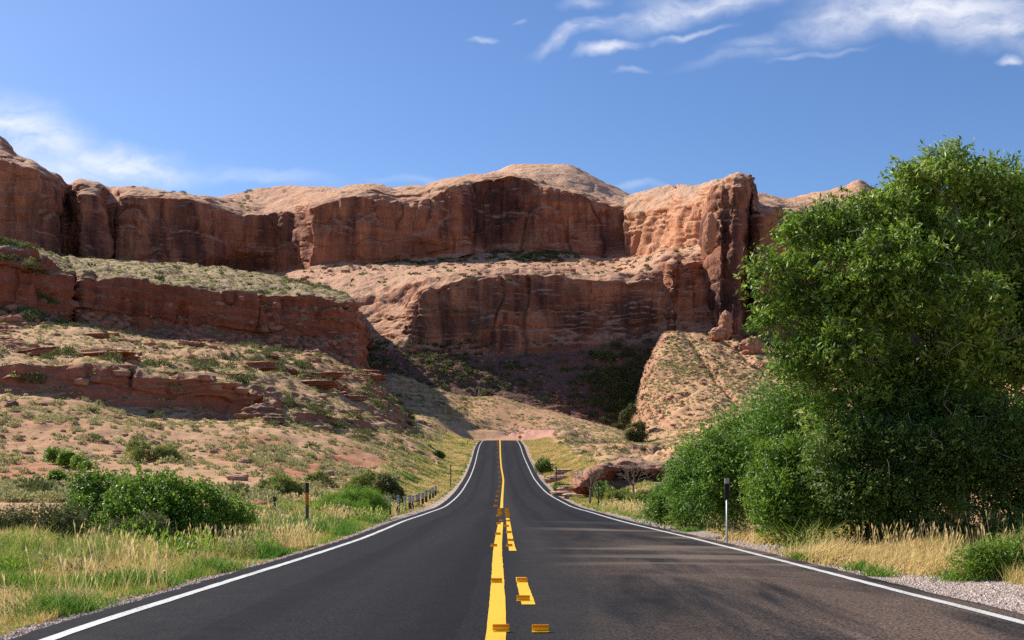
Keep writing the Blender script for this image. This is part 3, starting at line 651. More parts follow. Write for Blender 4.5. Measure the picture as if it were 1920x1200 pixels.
# ------------------------------------------------------------------ loose geometry helpers
def tube(pts, rad, sides=6):
    pts = np.asarray(pts, float); n = len(pts); rad = np.broadcast_to(np.asarray(rad, float), (n,))
    tng = np.gradient(pts, axis=0); tng /= np.linalg.norm(tng, axis=1, keepdims=True)+1e-9
    ref = np.where(np.abs(tng[:, 2:3]) > .9, np.array([[1., 0, 0]]), np.array([[0, 0, 1.]]))
    u = np.cross(ref, tng); u /= np.linalg.norm(u, axis=1, keepdims=True)+1e-9; w = np.cross(tng, u)
    a = np.arange(sides)*2*math.pi/sides
    v = pts[:, None]+rad[:, None, None]*(np.cos(a)[None, :, None]*u[:, None]+np.sin(a)[None, :, None]*w[:, None])
    i = np.arange(n-1)[:, None]*sides+np.arange(sides); j = np.arange(n-1)[:, None]*sides+(np.arange(sides)+1) % sides
    f = np.stack([i, j, j+sides, i+sides], -1).reshape(-1, 4)
    v = v.reshape(-1, 3)
    # cap
    v = np.concatenate([v, pts[-1:]]); c = len(v)-1; b = (n-1)*sides
    cap = np.array([[b+k, b+(k+1) % sides, c, c] for k in range(0, sides)])
    cap = np.array([[b+k, b+(k+1) % sides, b+(k+2) % sides, c] for k in range(0, sides, 2)]) if sides % 2 == 0 else cap
    return v, np.concatenate([f, cap])

class Bag:
    def __init__(s): s.v = []; s.f = []; s.n = 0
    def add(s, vf):
        v, f = vf; s.v.append(np.asarray(v, float)); s.f.append(np.asarray(f)+s.n); s.n += len(v)
    def build(s, name, mat, parent=None, smooth=True):
        return obj(name, np.concatenate(s.v), np.concatenate(s.f), mat, parent, smooth)

def box(cx, cy, cz, sx, sy, sz, bev=0.0):
    """box with chamfered vertical edges"""
    b = bev or min(sx, sy)*.18
    a = [(-sx/2+b, -sy/2), (sx/2-b, -sy/2), (sx/2, -sy/2+b), (sx/2, sy/2-b), (sx/2-b, sy/2), (-sx/2+b, sy/2), (-sx/2, sy/2-b), (-sx/2, -sy/2+b)]
    v = [(cx+x, cy+y, cz-sz/2) for x, y in a]+[(cx+x, cy+y, cz+sz/2) for x, y in a]
    f = [(i, (i+1) % 8, 8+(i+1) % 8, 8+i) for i in range(8)]+[(8, 9, 10, 11), (8, 11, 12, 15), (12, 13, 14, 15), (3, 2, 1, 0), (7, 4, 3, 0), (7, 6, 5, 4)]
    return np.array(v), np.array(f)

def unit(a): return a/(np.linalg.norm(a, axis=-1, keepdims=True)+1e-9)
def leaves(c, u, n, L, Wd):
    """kite shaped leaves: centres, directions, normals, lengths, widths"""
    v = unit(np.cross(n, u)); L = np.asarray(L)[:, None]; Wd = np.asarray(Wd)[:, None]; nn = unit(np.cross(u, v))
    vv = np.stack([c-u*L*.5, c-u*L*.05+v*Wd*.5+nn*Wd*.12, c+u*L*.5, c-u*L*.05-v*Wd*.5+nn*Wd*.12], 1).reshape(-1, 3)
    return vv, np.arange(len(c)*4).reshape(-1, 4)
def rdir(n): return unit(rng.normal(size=(n, 3)))

def spray_cloud(lobes, n_twigs, per, L, Wd, tw_len=.35, shell=.45, squash=1.0, droop=.25, upbias=.35, rough=.35, seed=0, floor=None):
    """leaf sprays on the outside of overlapping lobes: lobes (m,6): centre, rx, ry, rz"""
    lobes = np.asarray(lobes, float); area = (lobes[:, 3]*lobes[:, 4]+lobes[:, 4]*lobes[:, 5]+lobes[:, 3]*lobes[:, 5])
    k = rng.choice(len(lobes), n_twigs, p=area/area.sum()); d = rdir(n_twigs)
    rad = 1-shell*rng.random(n_twigs)**1.6
    nz = fbm(d*2.2+k[:, None]*7.1, 3, seed+k[0]); rad = rad*(1+rough*nz)
    base = lobes[k, :3]+d*lobes[k, 3:6]*rad[:, None]
    tdir = unit(d+.7*rdir(n_twigs)+np.array([0, 0, upbias]))
    if floor is not None:
        ok = base[:, 2] > floor; base, tdir, d, k = base[ok], tdir[ok], d[ok], k[ok]
    m = len(base); t = (np.arange(per)+rng.random((m, per)))/per
    cur = base[:, None]+tdir[:, None]*t[..., None]*tw_len+np.array([0, 0, -1.])*(t[..., None]**2)*tw_len*droop
    cur = cur.reshape(-1, 3)+rng.normal(size=(m*per, 3))*L*.35
    u = unit(np.repeat(tdir, per, 0)*.6+rdir(m*per)*.9+np.array([0, 0, -.15])); n = unit(rdir(m*per)+np.repeat(d, per, 0)*.5+np.array([0, 0, .5]))
    s = .65+.7*rng.random(m*per)
    v, f = leaves(cur, u, n, L*s, Wd*s)
    tint = np.clip(.45+.18*rng.normal(size=m*per)+np.repeat(.18*rng.normal(size=m)+.3*fbm(base*.9, 2, seed+3), per), 0, 1)
    tint = np.where(rng.random(m*per) < .03, 1.0, tint)
    return v, f, np.repeat(tint, 4), base, tdir

def limb(p0, p1, r0, r1, n=9, bend=.12, s=0):
    t = np.linspace(0, 1, n)[:, None]; p0 = np.asarray(p0, float); p1 = np.asarray(p1, float); ln = np.linalg.norm(p1-p0)
    p = p0*(1-t)+p1*t; p = p+bend*ln*np.stack([noise3(np.stack([t[:, 0]*2.5+s*3.7, t[:, 0]*0+k, t[:, 0]*0], -1), s) for k in range(3)], -1)*np.sin(t*math.pi)
    p[:, 2] += np.sin(t[:, 0]*math.pi)*ln*.06
    return p, r0+(r1-r0)*t[:, 0]

def ground_z(x, y):
    """height of the ground sheet at a world point"""
    px = CX+x*F/y; j = int(np.clip(round((px+500)/4), 0, G.V.shape[1]-1)); col = G.V[:, j]
    return float(np.interp(y, col[:, 1], col[:, 2]))

# ------------------------------------------------------------------ the big tree on the right
def lobes_px(lst, depth_scale=1.0):
    out = []
    for (x, y, r, d, *q) in lst:
        c = P(x, y, d); rr_ = r*d/F; fl_ = q[0] if q else 1.0
        out.append([*c, rr_, rr_*depth_scale, rr_*fl_])
    return out

def plant(name, cat, label, base, lobes, mat, bark, ntw, per, L, Wd, tw=.35, trunks=1, r0=.15, group=None, seed=0, kids=('crown', 'trunk'), floor=None, shell=.45, rough=.35, twig_show=0, upbias=.35, droop=.25, sub=0):
    t = empty(name, base); tag(t, label, cat, group); b = np.asarray(base, float)
    big = np.asarray(lobes, float)
    if sub:
        out = []
        for l in big:
            for dq in unit(rng.normal(size=(sub, 3))):
                k = .30+.24*rng.random(); out.append([*(l[:3]+dq*l[3:6]*(.98-k*.7)), *(l[3:6]*k*np.array([1.12, 1.12, .85]))])
        lobes = np.array(out)
    v, f, tint, tb, td = spray_cloud(lobes, ntw, per, L, Wd, tw, shell, 1, droop, upbias, rough, seed, floor)
    cr = obj(kids[0], v-b, f, mat, t, False, {'tint': tint})
    bag = Bag(); la = big
    for q in range(trunks):
        o = np.array([rng.normal()*.25*(trunks > 1), rng.normal()*.2*(trunks > 1), 0])*r0*6
        sel = la[q::trunks]
        fork = o+(sel[:, :3].mean(0)-b-o)*.35
        p, r = limb(o+np.array([0, 0, -.15]), fork, r0, r0*.7, 8, .08, seed+q); bag.add(tube(p, r, 8))
        for i, l in enumerate(sel):
            p, r = limb(fork, l[:3]-b, r0*.5, r0*.12, 9, .12, seed+q*20+i+3); bag.add(tube(p, r, 6))
            for j in range(4):
                e = l[:3]-b+rdir(1)[0]*l[3:6]*.9; p2, r2 = limb(p[-3], e, r0*.13, r0*.03, 6, .12, seed+i*7+j); bag.add(tube(p2, r2, 4))
    bag.build(kids[1], bark, t)
    if twig_show:
        bg = Bag(); idx = rng.choice(len(tb), twig_show, replace=False)
        for i in idx:
            p, r = limb(tb[i]-b-td[i]*.5*tw, tb[i]-b+td[i]*tw*1.6, .010, .003, 5, .15, int(i)); bg.add(tube(p, r, 4))
        bg.build('twig_sprays', M_twig, cr)
    return t

TREE = [(1850, 465, 85, 22.4), (1760, 450, 75, 22), (1930, 500, 85, 23), (1850, 560, 80, 22.6), (1800, 360, 75, 22.5), (1740, 345, 50, 22), (1705, 335, 34, 22), (1700, 375, 48, 22), (1655, 420, 48, 21.8), (1585, 432, 42, 21.5), (1525, 440, 40, 21.2), (1430, 495, 30, 20.7), (1770, 315, 36, 22.3), (1800, 300, 22, 22.4), (1860, 350, 45, 23), (1900, 385, 55, 23.3), (1850, 395, 80, 23), (1720, 410, 85, 22), (1640, 430, 70, 21.6), (1570, 430, 62, 21.4), (1905, 440, 90, 23.5), (1990, 430, 110, 24.5),
        (1510, 470, 60, 21), (1465, 520, 45, 20.7), (1570, 530, 85, 20.6), (1670, 520, 95, 20.6), (1790, 500, 95, 21.5), (1900, 540, 80, 23.2), (2000, 540, 120, 23.5), (2090, 500, 110, 24.5),
        (1480, 600, 52, 20.5), (1560, 640, 90, 20.2), (1660, 640, 80, 20.8), (1770, 610, 100, 20.2), (1880, 660, 85, 21.8), (1990, 660, 110, 22),
        (1490, 700, 55, 20.3), (1580, 740, 70, 20.2), (1740, 730, 90, 20.8), (1840, 740, 100, 20.3), (1960, 760, 110, 21), (2080, 700, 130, 23),
        (1800, 480, 130, 24.5), (1650, 560, 140, 23.5), (1820, 650, 160, 24), (1640, 720, 120, 23)]
tb = P(1790, 1000, 22.5); tb[2] = ground_z(tb[0], tb[1])
plant('broadleaf_tree', 'tree', 'tall dense green broadleaf tree filling the roadside on the right', tb, lobes_px(TREE, .9), M_leaf, M_bark,
      17500, 12, .128, .043, .38, 3, .17, seed=1, rough=.25, twig_show=160, shell=.4, sub=5)

THICK = [('dark green leafy thicket at the foot of the big tree, behind the bent dry grass', M_dkleaf, (1640, 1005, 20.2), [(1600, 860, 75, 19.6), (1700, 800, 80, 20.4), (1760, 840, 80, 20.6), (1680, 760, 70, 20.8), (1680, 880, 80, 19.4), (1640, 950, 70, 19.2), (1560, 930, 70, 19.6), (1710, 960, 60, 19.3), (1620, 800, 60, 20)], 6500),
         ('dark leafy thicket under the big tree at the edge of the picture', M_dkleaf, (1850, 1020, 19.6), [(1800, 860, 80, 19.2), (1880, 900, 85, 19), (1790, 950, 70, 18.8), (1900, 990, 60, 18.6), (1960, 900, 100, 19.4), (2040, 930, 110, 19.4), (1840, 810, 70, 19.8)], 5600),
         ('mid green bush growing between the white road post and the big tree', M_bush, (1500, 995, 21), [(1472, 860, 55, 20.6), (1520, 880, 70, 20.3), (1490, 940, 62, 20), (1452, 925, 48, 20.8), (1540, 950, 50, 20)], 3600)]
for i, (lab, m_, bpx, lst, n_) in enumerate(THICK):
    b = P(*bpx); b[2] = ground_z(b[0], b[1])
    plant('leafy_thicket', 'bush', lab, b, lobes_px(lst, .8), m_, M_bark, n_, 12, .075, .03, .34, 4, .05, seed=30+i, kids=('foliage', 'stem'), floor=b[2]+.02, rough=.4, twig_show=70, shell=.6, sub=5)
WILL = [('loose light green willow bush behind the white road post', (1370, 985, 24), [(1385, 815, 38, 24), (1425, 780, 36, 24), (1500, 760, 60, 22.5), (1450, 840, 60, 22.5), (1290, 890, 34, 24), (1350, 900, 50, 23), (1340, 850, 48, 23.6), (1400, 870, 55, 23.4), (1310, 900, 46, 23.6), (1370, 930, 50, 23), (1455, 805, 45, 23.5), (1300, 850, 18, 24)], 5600, 45),
        ('small bright green bush where the verge meets the willow bush', (1285, 965, 32), [(1270, 930, 30, 32), (1300, 925, 32, 31.5), (1245, 945, 22, 32), (1290, 950, 30, 31), (1225, 955, 16, 32)], 1700, 0)]
for i, (lab, bpx, lst, n_, tw_) in enumerate(WILL):
    if i == 0: lst = [(x, y, r_, d+3.0) for x, y, r_, d in lst]; bpx = (bpx[0], bpx[1], bpx[2]+3)
    b = P(*bpx); b[2] = ground_z(b[0], b[1])
    plant('willow_bush', 'bush', lab, b, lobes_px(lst, .8), M_willow, M_twig, n_, 11, .095, .030, .42, 4, .03, seed=50+i, kids=('foliage', 'stem'), floor=b[2]+.02, rough=.6, twig_show=tw_, shell=.85)

# ------------------------------------------------------------------ roadside bushes on the left and by the crest
def bush(name, label, x, ybase, d, lobes, mat, n, per, L, Wd, tw, seed, group=None, shell=.6, twig=0, upbias=.4, rough=.5):
    b = P(x, ybase, d); b[2] = ground_z(b[0], b[1])-.03
    dz = b[2]-P(x, ybase, d)[2]
    lo = np.asarray(lobes_px(lobes, .9)); lo[:, 2] += dz
    return plant(name, 'bush', label, b, lo, mat, M_bark, n, per, L, Wd, tw, 3, .025, group, seed, ('foliage', 'stem'), b[2]+.02, shell, rough, twig, upbias)

bush('leafy_bush', 'wide dark green leafy bush in the dry grass left of the road', 290, 1010, 21.5,
     [(200, 925, 42, 22), (160, 905, 24, 22), (260, 925, 45, 21.5), (320, 930, 48, 21.3), (380, 945, 45, 21.3), (430, 965, 35, 21.3), (300, 965, 42, 20.8), (230, 965, 42, 20.8), (370, 980, 36, 20.8), (150, 960, 32, 21.3), (455, 958, 18, 21.5)],
     M_bush, 4600, 9, .06, .034, .24, 70)
bush('leafy_bush', 'lower grey green bush at the left end of the wide leafy bush', 70, 1012, 20.5, [(30, 985, 32, 20.5), (80, 980, 34, 20.5), (130, 985, 30, 20.3), (-20, 985, 34, 20.6)], M_dshrub, 1700, 9, .055, .02, .22, 71)
bush('leafy_bush', 'low olive bush in front of the wide leafy bush', 270, 1018, 19.5, [(230, 995, 26, 19.5), (280, 985, 28, 19.5), (200, 1000, 20, 19.3)], M_dshrub, 900, 9, .05, .02, .2, 72)
bush('rabbit_bush', 'soft bright lime green rounded bush just before the guard posts', 660, 962, 43, [(620, 944, 22, 43), (655, 938, 25, 43), (690, 938, 24, 43), (712, 946, 15, 43), (640, 952, 18, 42), (680, 954, 18, 42)], M_rabbit, 2600, 8, .17, .016, .3, 73, upbias=1.4)
bush('juniper_tree', 'dark rounded juniper behind the first guard post', 732, 925, 62, [(728, 890, 18, 62), (740, 905, 16, 62), (715, 893, 15, 62), (735, 915, 14, 61), (720, 878, 11, 62)], M_olive, 1600, 9, .12, .05, .3, 74)
YB = [('pale yellow green bush left of the lime green bush, above the black and orange post', 520, 918, 52, [(500, 898, 15, 52), (525, 892, 19, 52), (545, 902, 16, 52), (515, 908, 15, 51), (560, 905, 10, 52)]),
      ('pale yellow bush between the lime green bush and the dark juniper', 690, 925, 66, [(670, 905, 16, 66), (690, 893, 15, 66), (700, 908, 14, 66), (655, 912, 12, 66)]),
      ('yellow green bush on the red slope, uphill of the wide leafy bush', 262, 868, 80, [(255, 842, 14, 80), (270, 850, 13, 80), (258, 856, 13, 79), (247, 848, 9, 80)]),
      ('olive bush touching the yellow green one on the red slope', 312, 868, 80, [(300, 852, 12, 80), (318, 855, 13, 80), (330, 860, 9, 80)]),
      ('yellow green bush in the grass right of the lime green bush', 590, 905, 70, [(600, 897, 10, 70), (585, 900, 9, 70)]),
      ('olive yellow bush on the verge under the far outcrop', 1165, 935, 62, [(1150, 920, 13, 62), (1170, 922, 15, 62), (1185, 927, 12, 61)]),
      ('green yellow bush beside the tall grey post right of the road', 1215, 945, 55, [(1205, 930, 12, 55), (1222, 932, 12, 55)])]
for i, (lab, x, yb, d, lo) in enumerate(YB):
    bush('desert_bush', lab, x, yb, d, lo, M_yellow, 700 if i > 1 else 1100, 8, .13, .05, .26, 80+i)
GB = [('round dark green bush beside the road just below the crest', 1020, 866, 130, [(1018, 848, 13, 130), (1026, 856, 12, 130), (1012, 854, 9, 130)]),
      ('low green bush beside the verge near the first thin grey post on the right', 1056, 912, 95, [(1048, 905, 7, 95), (1060, 908, 8, 95)]),
      ('dark green bush against the foot of the red outcrop', 1133, 922, 71, [(1130, 905, 12, 71), (1137, 912, 11, 70)]),
      ('dark bush beside the road left of the crest', 823, 848, 150, [(820, 840, 7, 150), (826, 842, 6, 150)]),
      ('green bush leading up the red slope at the left', 130, 880, 70, [(100, 855, 10, 72), (125, 862, 12, 70), (150, 872, 11, 68), (160, 880, 9, 66)]),
      ('small round green bush alone on the bare sand at left', 108, 890, 62, [(104, 885, 8, 62), (112, 887, 7, 62)])]
for i, (lab, x, yb, d, lo) in enumerate(GB):
    bush('green_bush', lab, x, yb, d, lo, M_dkleaf if i in (0, 2, 3) else M_bush, 700, 8, .16, .07, .28, 95+i)
# cottonwoods in the gully left of the talus cone
def far_tree(label, x, yb, d, lo, i, mat=M_dshrub):
    b = P(x, yb, d); plant('gully_tree', 'tree', label, b, lobes_px(lo, .9), mat, M_bark, 800, 7, .5, .26, 1.1, 1, .18, None, 110+i, floor=b[2]+.1, rough=.7, sub=4, shell=.8)
far_tree('green tree standing in the gully at the left foot of the tan talus slope', 1190, 838, 262, [(1188, 815, 12, 262), (1195, 800, 11, 262), (1184, 828, 10, 262), (1200, 822, 10, 262)], 0)
far_tree('taller green tree in shadow higher up the gully beside the tan talus slope', 1178, 800, 330, [(1175, 780, 9, 330), (1182, 770, 9, 330), (1172, 790, 8, 330)], 1)

# ------------------------------------------------------------------ bare trees by the outcrop
def bare_tree(label, x, yb, d, h, lean, mat, seed, spread=1.0):
    b = P(x, yb, d); b[2] = ground_z(b[0], b[1])-.05; random.seed(seed)
    t = empty('bare_tree', b); tag(t, label, 'tree')
    tr, br = Bag(), Bag()
    top = np.array([lean*h*.3, 0, h*.4])
    p, r = limb((0, 0, 0), top, .085, .05, 8, .06, seed); tr.add(tube(p, r, 8)); tr.build('trunk', mat, t)
    def grow(p0, dr, ln, rad, dep):
        e = p0+dr*ln; p, r = limb(p0, e, rad, rad*.55, 6, .12, random.randint(0, 9999)); br.add(tube(p, r, 5 if rad > .02 else 4))
        if dep == 0: return
        for k in range(3 if dep > 1 else 4):
            q = p[random.choice((-1, -2, -3))]; nd = dr+np.array([random.gauss(0, .55), random.gauss(0, .5), random.gauss(.12, .35)])*spread
            grow(q, nd/np.linalg.norm(nd), ln*random.uniform(.55, .8), max(rad*.55, .006), dep-1)
    for k in range(6):
        a = k*1.05+random.random(); d0 = np.array([math.cos(a)*.75*spread+lean, math.sin(a)*.6, random.uniform(.55, 1.0)])
        grow(top*random.uniform(.85, 1), d0/np.linalg.norm(d0), h*.30, .034, 3)
    br.build('branches', mat, t)
bare_tree('bare brown tree with a fan of branches in front of the red outcrop', 1106, 922, 68, 2.6, 0, M_deadwood, 3)
bare_tree('dead grey tree with pale tangled twigs right of the bare brown tree', 1190, 926, 64, 2.5, -.15, M_bark, 8, 1.2)

# ------------------------------------------------------------------ scattered desert shrubs
def clump_mesh(name, nl, size, mat, flat=.75, seed=0, kit=.30, narrow=.5):
    g = np.random.default_rng(seed)
    d = unit(g.normal(size=(nl, 3))); d[:, 2] = np.abs(d[:, 2])
    rad = (.55+.45*g.random(nl))*(1+.35*fbm(d*2.3+seed, 2, seed))
    c = d*rad[:, None]*np.array([1, 1, flat])*size
    u = unit(d+.8*unit(g.normal(size=(nl, 3)))+np.array([0, 0, .4])); n = unit(d*.8+unit(g.normal(size=(nl, 3)))+np.array([0, 0, .3]))
    s = kit*size*(.6+.8*g.random(nl))
    v, f = leaves(c, u, n, s, s*narrow)
    tint = np.clip(.5+.2*g.normal(size=nl), 0, 1)
    return v, f, np.repeat(tint, 4)
SAGE = [clump_mesh('c', 170, .5, None, .72, i, .26, .5) for i in range(5)]
DSH = [clump_mesh('c', 240, .5, None, .95, 20+i, .24, .5) for i in range(5)]
FARC = [clump_mesh('c', 34, .5, None, .8, 40+i, .62, .6) for i in range(6)]
me_sage = [raw_mesh('sage_bush', v, f, M_sage, False, {'tint': t}) for v, f, t in SAGE]
me_dsh = [raw_mesh('dark_shrub', v, f, M_dshrub, False, {'tint': t}) for v, f, t in DSH]

def offroad(x, y, V, N):
    la = np.maximum(edgeL(V[..., 1])-V[..., 0], V[..., 0]-edgeR(V[..., 1]))
    la = np.where(V[..., 1] > 262, 99, la)
    return (la > 3.5+.02*V[..., 1])*(N[..., 2] > .5)*(V[..., 1] > 42)
def patchy(V, f=.06, s=5): return .10+np.clip(fbm(V*f, 4, s)*1.5+.42, 0, 1.6)**1.6

LB = {'lsand': ('grey green sagebrush clump on the sandy slope below the low red ledge', 'sagebrush on the sandy slope below the low red ledge'),
      'lmid': ('small sagebrush clump on the straw coloured slope left of the road crest', 'sagebrush on the slope left of the road crest'),
      'rmid': ('small sagebrush clump on the tan slope right of the road crest', 'sagebrush on the slope right of the road crest'),
      'ledge': ('sagebrush clump on the slope between the low ledge and the red butte', 'sagebrush between the ledge and the butte'),
      'right': ('sagebrush clump behind the trees on the right side of the road', 'sagebrush right of the road')}
def region(x, y, d, ledge):
    if ledge: return 'ledge'
    if x < 560: return 'lsand'
    if x < 945: return 'lmid'
    return 'rmid'
DLB = {k: (v[0].replace('grey green sagebrush clump', 'dark olive shrub').replace('small sagebrush clump', 'dark olive shrub').replace('sagebrush clump', 'dark olive shrub'), v[1].replace('sagebrush', 'dark shrubs')) for k, v in LB.items()}

far_v, far_f, far_t, far_n = [], [], [], 0
def merge(points, sizes, protos, shift=0.0):
    global far_n
    rz_ = rng.random(len(points))*6.28; k = rng.integers(0, len(protos), len(points)); sh = rng.normal(size=len(points))*.14+shift
    for q, (v, f, t) in enumerate(protos):
        sel = np.where(k == q)[0]
        if not len(sel): continue
        c, s_ = np.cos(rz_[sel]), np.sin(rz_[sel]); sz = sizes[sel][:, None]
        x = v[None, :, 0]*c[:, None]-v[None, :, 1]*s_[:, None]; y = v[None, :, 0]*s_[:, None]+v[None, :, 1]*c[:, None]
        W_ = np.stack([points[sel, 0:1]+x*sz, points[sel, 1:2]+y*sz, points[sel, 2:3]+v[None, :, 2]*sz-.05*sz], -1)
        n = W_.shape[0]; m = len(v)
        far_v.append(W_.reshape(-1, 3)); far_f.append((f[None]+np.arange(n)[:, None, None]*m).reshape(-1, 4)+far_n); far_n += n*m
        far_t.append(np.clip(t[None]+sh[sel][:, None], 0, 1).ravel())
def flush(name, mat, label):
    global far_v, far_f, far_t, far_n
    tag(obj(name, np.concatenate(far_v), np.concatenate(far_f), mat, None, False, {'tint': np.concatenate(far_t)}), label, 'scrub', None, 'stuff')
    far_v, far_f, far_t, far_n = [], [], [], 0

def individuals(kind, meshes, pts, sizes, ledge, labels, cap):
    """the clumps that show largest become things; the rest go to the merged scrub"""
    x = CX+pts[:, 0]*F/pts[:, 1]; y = HY-(pts[:, 2]-CAMZ)*F/pts[:, 1]
    show = sizes/pts[:, 1]*((x > 5) & (x < 1290))
    order = np.argsort(-show)[:cap]
    for i in order:
        if show[i] <= 0: continue
        o = bpy.data.objects.new(kind, meshes[int(rng.integers(0, len(meshes)))]); COL.objects.link(o)
        o.location = pts[i]-np.array([0, 0, .04]); s_ = float(sizes[i]); o.scale = (s_, s_*(.85+.3*rng.random()), s_*(.8+.35*rng.random())); o.rotation_euler = (0, 0, rng.random()*6.28)
        lab, grp = labels[region(x[i], y[i], pts[i, 1], ledge)]
        tag(o, lab, 'bush', grp)
    rest = np.ones(len(pts), bool); rest[order] = False
    return pts[rest], sizes[rest]

g1 = G.scatter(5200, lambda x, y, V, N: offroad(x, y, V, N)*patchy(V)*((x > -200) & (x < 1500)), .9)
z1 = .7+.9*rng.random(len(g1))**1.6
r1 = individuals('sage_bush', me_sage, g1, z1, False, LB, 190)
b1 = B.scatter(900, lambda x, y, V, N: (N[..., 2] > .6)*patchy(V, .08, 9)*(x > -200), .5)
r2 = individuals('sage_bush', me_sage, b1, .6+.8*rng.random(len(b1)), True, LB, 70)
for r in (r1, r2): merge(r[0], r[1], SAGE, .03)
merge(G.scatter(16000, lambda x, y, V, N: offroad(x, y, V, N)*patchy(V, .1, 14)*((x > -200) & (x < 1500)), .6), .3+.4*rng.random(16000), FARC, .16)
merge(B.scatter(4200, lambda x, y, V, N: (N[..., 2] > .6)*(x > -200), .3), .35+.5*rng.random(4200), FARC, .12)
merge(U.scatter(6500, lambda x, y, V, N: (N[..., 2] > .8)*(V[..., 1] > 222)*(x > -200), .5), .7+.9*rng.random(6500), FARC, .05)
merge(K.scatter(17000, lambda x, y, V, N: (N[..., 2] > .3)*(x < 1560)*patchy(V, .06, 21), 0), .4+.95*rng.random(17000)**2, FARC, .0)
merge(G.scatter(7000, lambda x, y, V, N: offroad(x, y, V, N)*patchy(V, .08, 15)*((x > 300) & (x < 1500))*(V[..., 1] > 150), .2), .35+.75*rng.random(7000)**2, FARC, .08)
flush('scrub', M_sage, 'countless small sagebrush and dry grass clumps over the slopes')
g2 = G.scatter(560, lambda x, y, V, N: offroad(x, y, V, N)*patchy(V, .05, 31)**2*((x > -200) & (x < 1400)), .8)
r1 = individuals('dark_shrub', me_dsh, g2, .8+1.0*rng.random(len(g2)), False, DLB, 75)
b2 = B.scatter(420, lambda x, y, V, N: (N[..., 2] > .5)*patchy(V, .05, 33)**2*(x > -100), .4)
r2 = individuals('dark_shrub', me_dsh, b2, 1.0+1.9*rng.random(len(b2))**1.5, True, DLB, 95)
for r in (r1, r2): merge(r[0], r[1], DSH)
merge(K.scatter(420, lambda x, y, V, N: (N[..., 2] > .3)*(x < 1500), 0), .8+1.0*rng.random(420), FARC)
merge(U.scatter(160, lambda x, y, V, N: (N[..., 2] > .75)*(V[..., 1] < 215)*(x > -100), 0), 1.5+2.0*rng.random(160), DSH)
merge(U.scatter(260, lambda x, y, V, N: (N[..., 2] > .8)*(V[..., 1] > 222)*(x > -100), .5), 1.2+1.6*rng.random(260), FARC)
merge(S.scatter(1150, lambda x, y, V, N: (N[..., 2] > .45)*(y > 640)*patchy(V, .025, 41)**2, 0), 1.4+2.2*rng.random(1150)**2, DSH[:2]+FARC)
merge(S.scatter(420, lambda x, y, V, N: (N[..., 2] > .45)*(y > 640)*np.exp(-((x-1160)/45)**2-((y-720)/60)**2), 0), 2.2+3.2*rng.random(420), DSH)
merge(S.scatter(330, lambda x, y, V, N: (N[..., 2] > .6)*(y < 540)*(V[..., 1] < 625), .5), 1.2+1.8*rng.random(330), FARC)
merge(S.scatter(420, lambda x, y, V, N: (N[..., 2] > .5)*(y < 510)*(V[..., 1] > 618)*(V[..., 1] < 655)*(.1+np.exp(-((x-1010)/70)**2)+np.exp(-((x-760)/90)**2)), 0), 2.2+3.0*rng.random(420), DSH)
merge(U.scatter(80, lambda x, y, V, N: (N[..., 2] > .6)*np.exp(-((x-600)/40)**2)*(V[..., 1] > 400), 0), 3+3*rng.random(80), DSH)
merge(W.scatter(45, lambda x, y, V, N: (N[..., 2] > .6)*(y < 400)*((np.exp(-((x-350)/25)**2))+np.exp(-((x-462)/12)**2)), 0), 2+2*rng.random(45), DSH)
flush('undergrowth', M_dshrub, 'dark shrubs spread over the shaded rubble and rock benches')

# ------------------------------------------------------------------ roadside grass
def grass_field(n, mask, hgt, tint_fn, lean=.55, wd=.0048):
    p = G.scatter(n, mask, 1.0)
    h = hgt(p)*(.45+.8*rng.random(n)); a = rng.random(n)*6.28
    d = np.stack([np.cos(a), np.sin(a), np.zeros(n)], -1)*(lean*rng.random((n, 1))**.7)+np.array([.05, 0, 1.0]); d = unit(d)
    side = unit(np.cross(d, rdir(n))); w = (wd*(.6+.8*rng.random(n))*np.clip(p[:, 1]/14, .7, 8))[:, None]
    bend = np.stack([np.cos(a), np.sin(a), -.35*np.ones(n)], -1)*(h*.28*rng.random(n))[:, None]
    m_ = p+d*h[:, None]*.55; e = p+d*h[:, None]+bend
    v = np.stack([p-side*w, p+side*w, m_+side*w*.75, m_-side*w*.75, e+side*w*.12, e-side*w*.12], 1).reshape(-1, 3)
    b = np.arange(n)[:, None]*6
    f = np.concatenate([b+np.array([[0, 1, 2, 3]]), b+np.array([[3, 2, 4, 5]])])
    t = np.clip(tint_fn(p)+.15*rng.normal(size=n), 0, 1)
    return v, f, np.repeat(t, 6)
def lmask(x, y, V, N):
    s = edgeL(V[..., 1])-shoulder(V[..., 1])-V[..., 0]
    gl = np.interp(V[..., 1], [0, 8, 25, 35, 44, 70, 110, 240], [.42, .46, .4, .5, 1.05, .85, .5, .4])
    wd = np.interp(V[..., 1], [0, 10, 20, 30, 45, 70, 110, 240], [9, 8, 7.5, 6.5, 4.8, 5.5, 7, 7])
    return (s > gl)*(1-sstep(wd*.75, wd*1.15, s))*(V[..., 1] > 5)*(V[..., 1] < 238)*np.clip(fbm(V*np.array([.8, .8, 0]), 3, 71)*1.2+.6, .16, 1)**1.4
def rmask(x, y, V, N):
    s = V[..., 0]-edgeR(V[..., 1])-shoulder(V[..., 1])
    gr = np.interp(V[..., 1], [0, 8, 16, 25, 40, 60, 240], [2.0, 1.9, 1.4, 1.1, .8, .5, .4])+.35*fbm(V*np.array([.6, .6, 0]), 3, 12)
    wd = np.interp(V[..., 1], [0, 12, 20, 30, 60, 110, 240], [5.5, 4.5, 4.0, 6, 6, 6, 6])
    return (s > gr)*(1-sstep(wd*.8, wd*1.1, s))*(V[..., 1] > 5)*(V[..., 1] < 238)*np.clip(fbm(V*np.array([.9, .9, 0]), 3, 72)+.5, .03, 1)**1.7
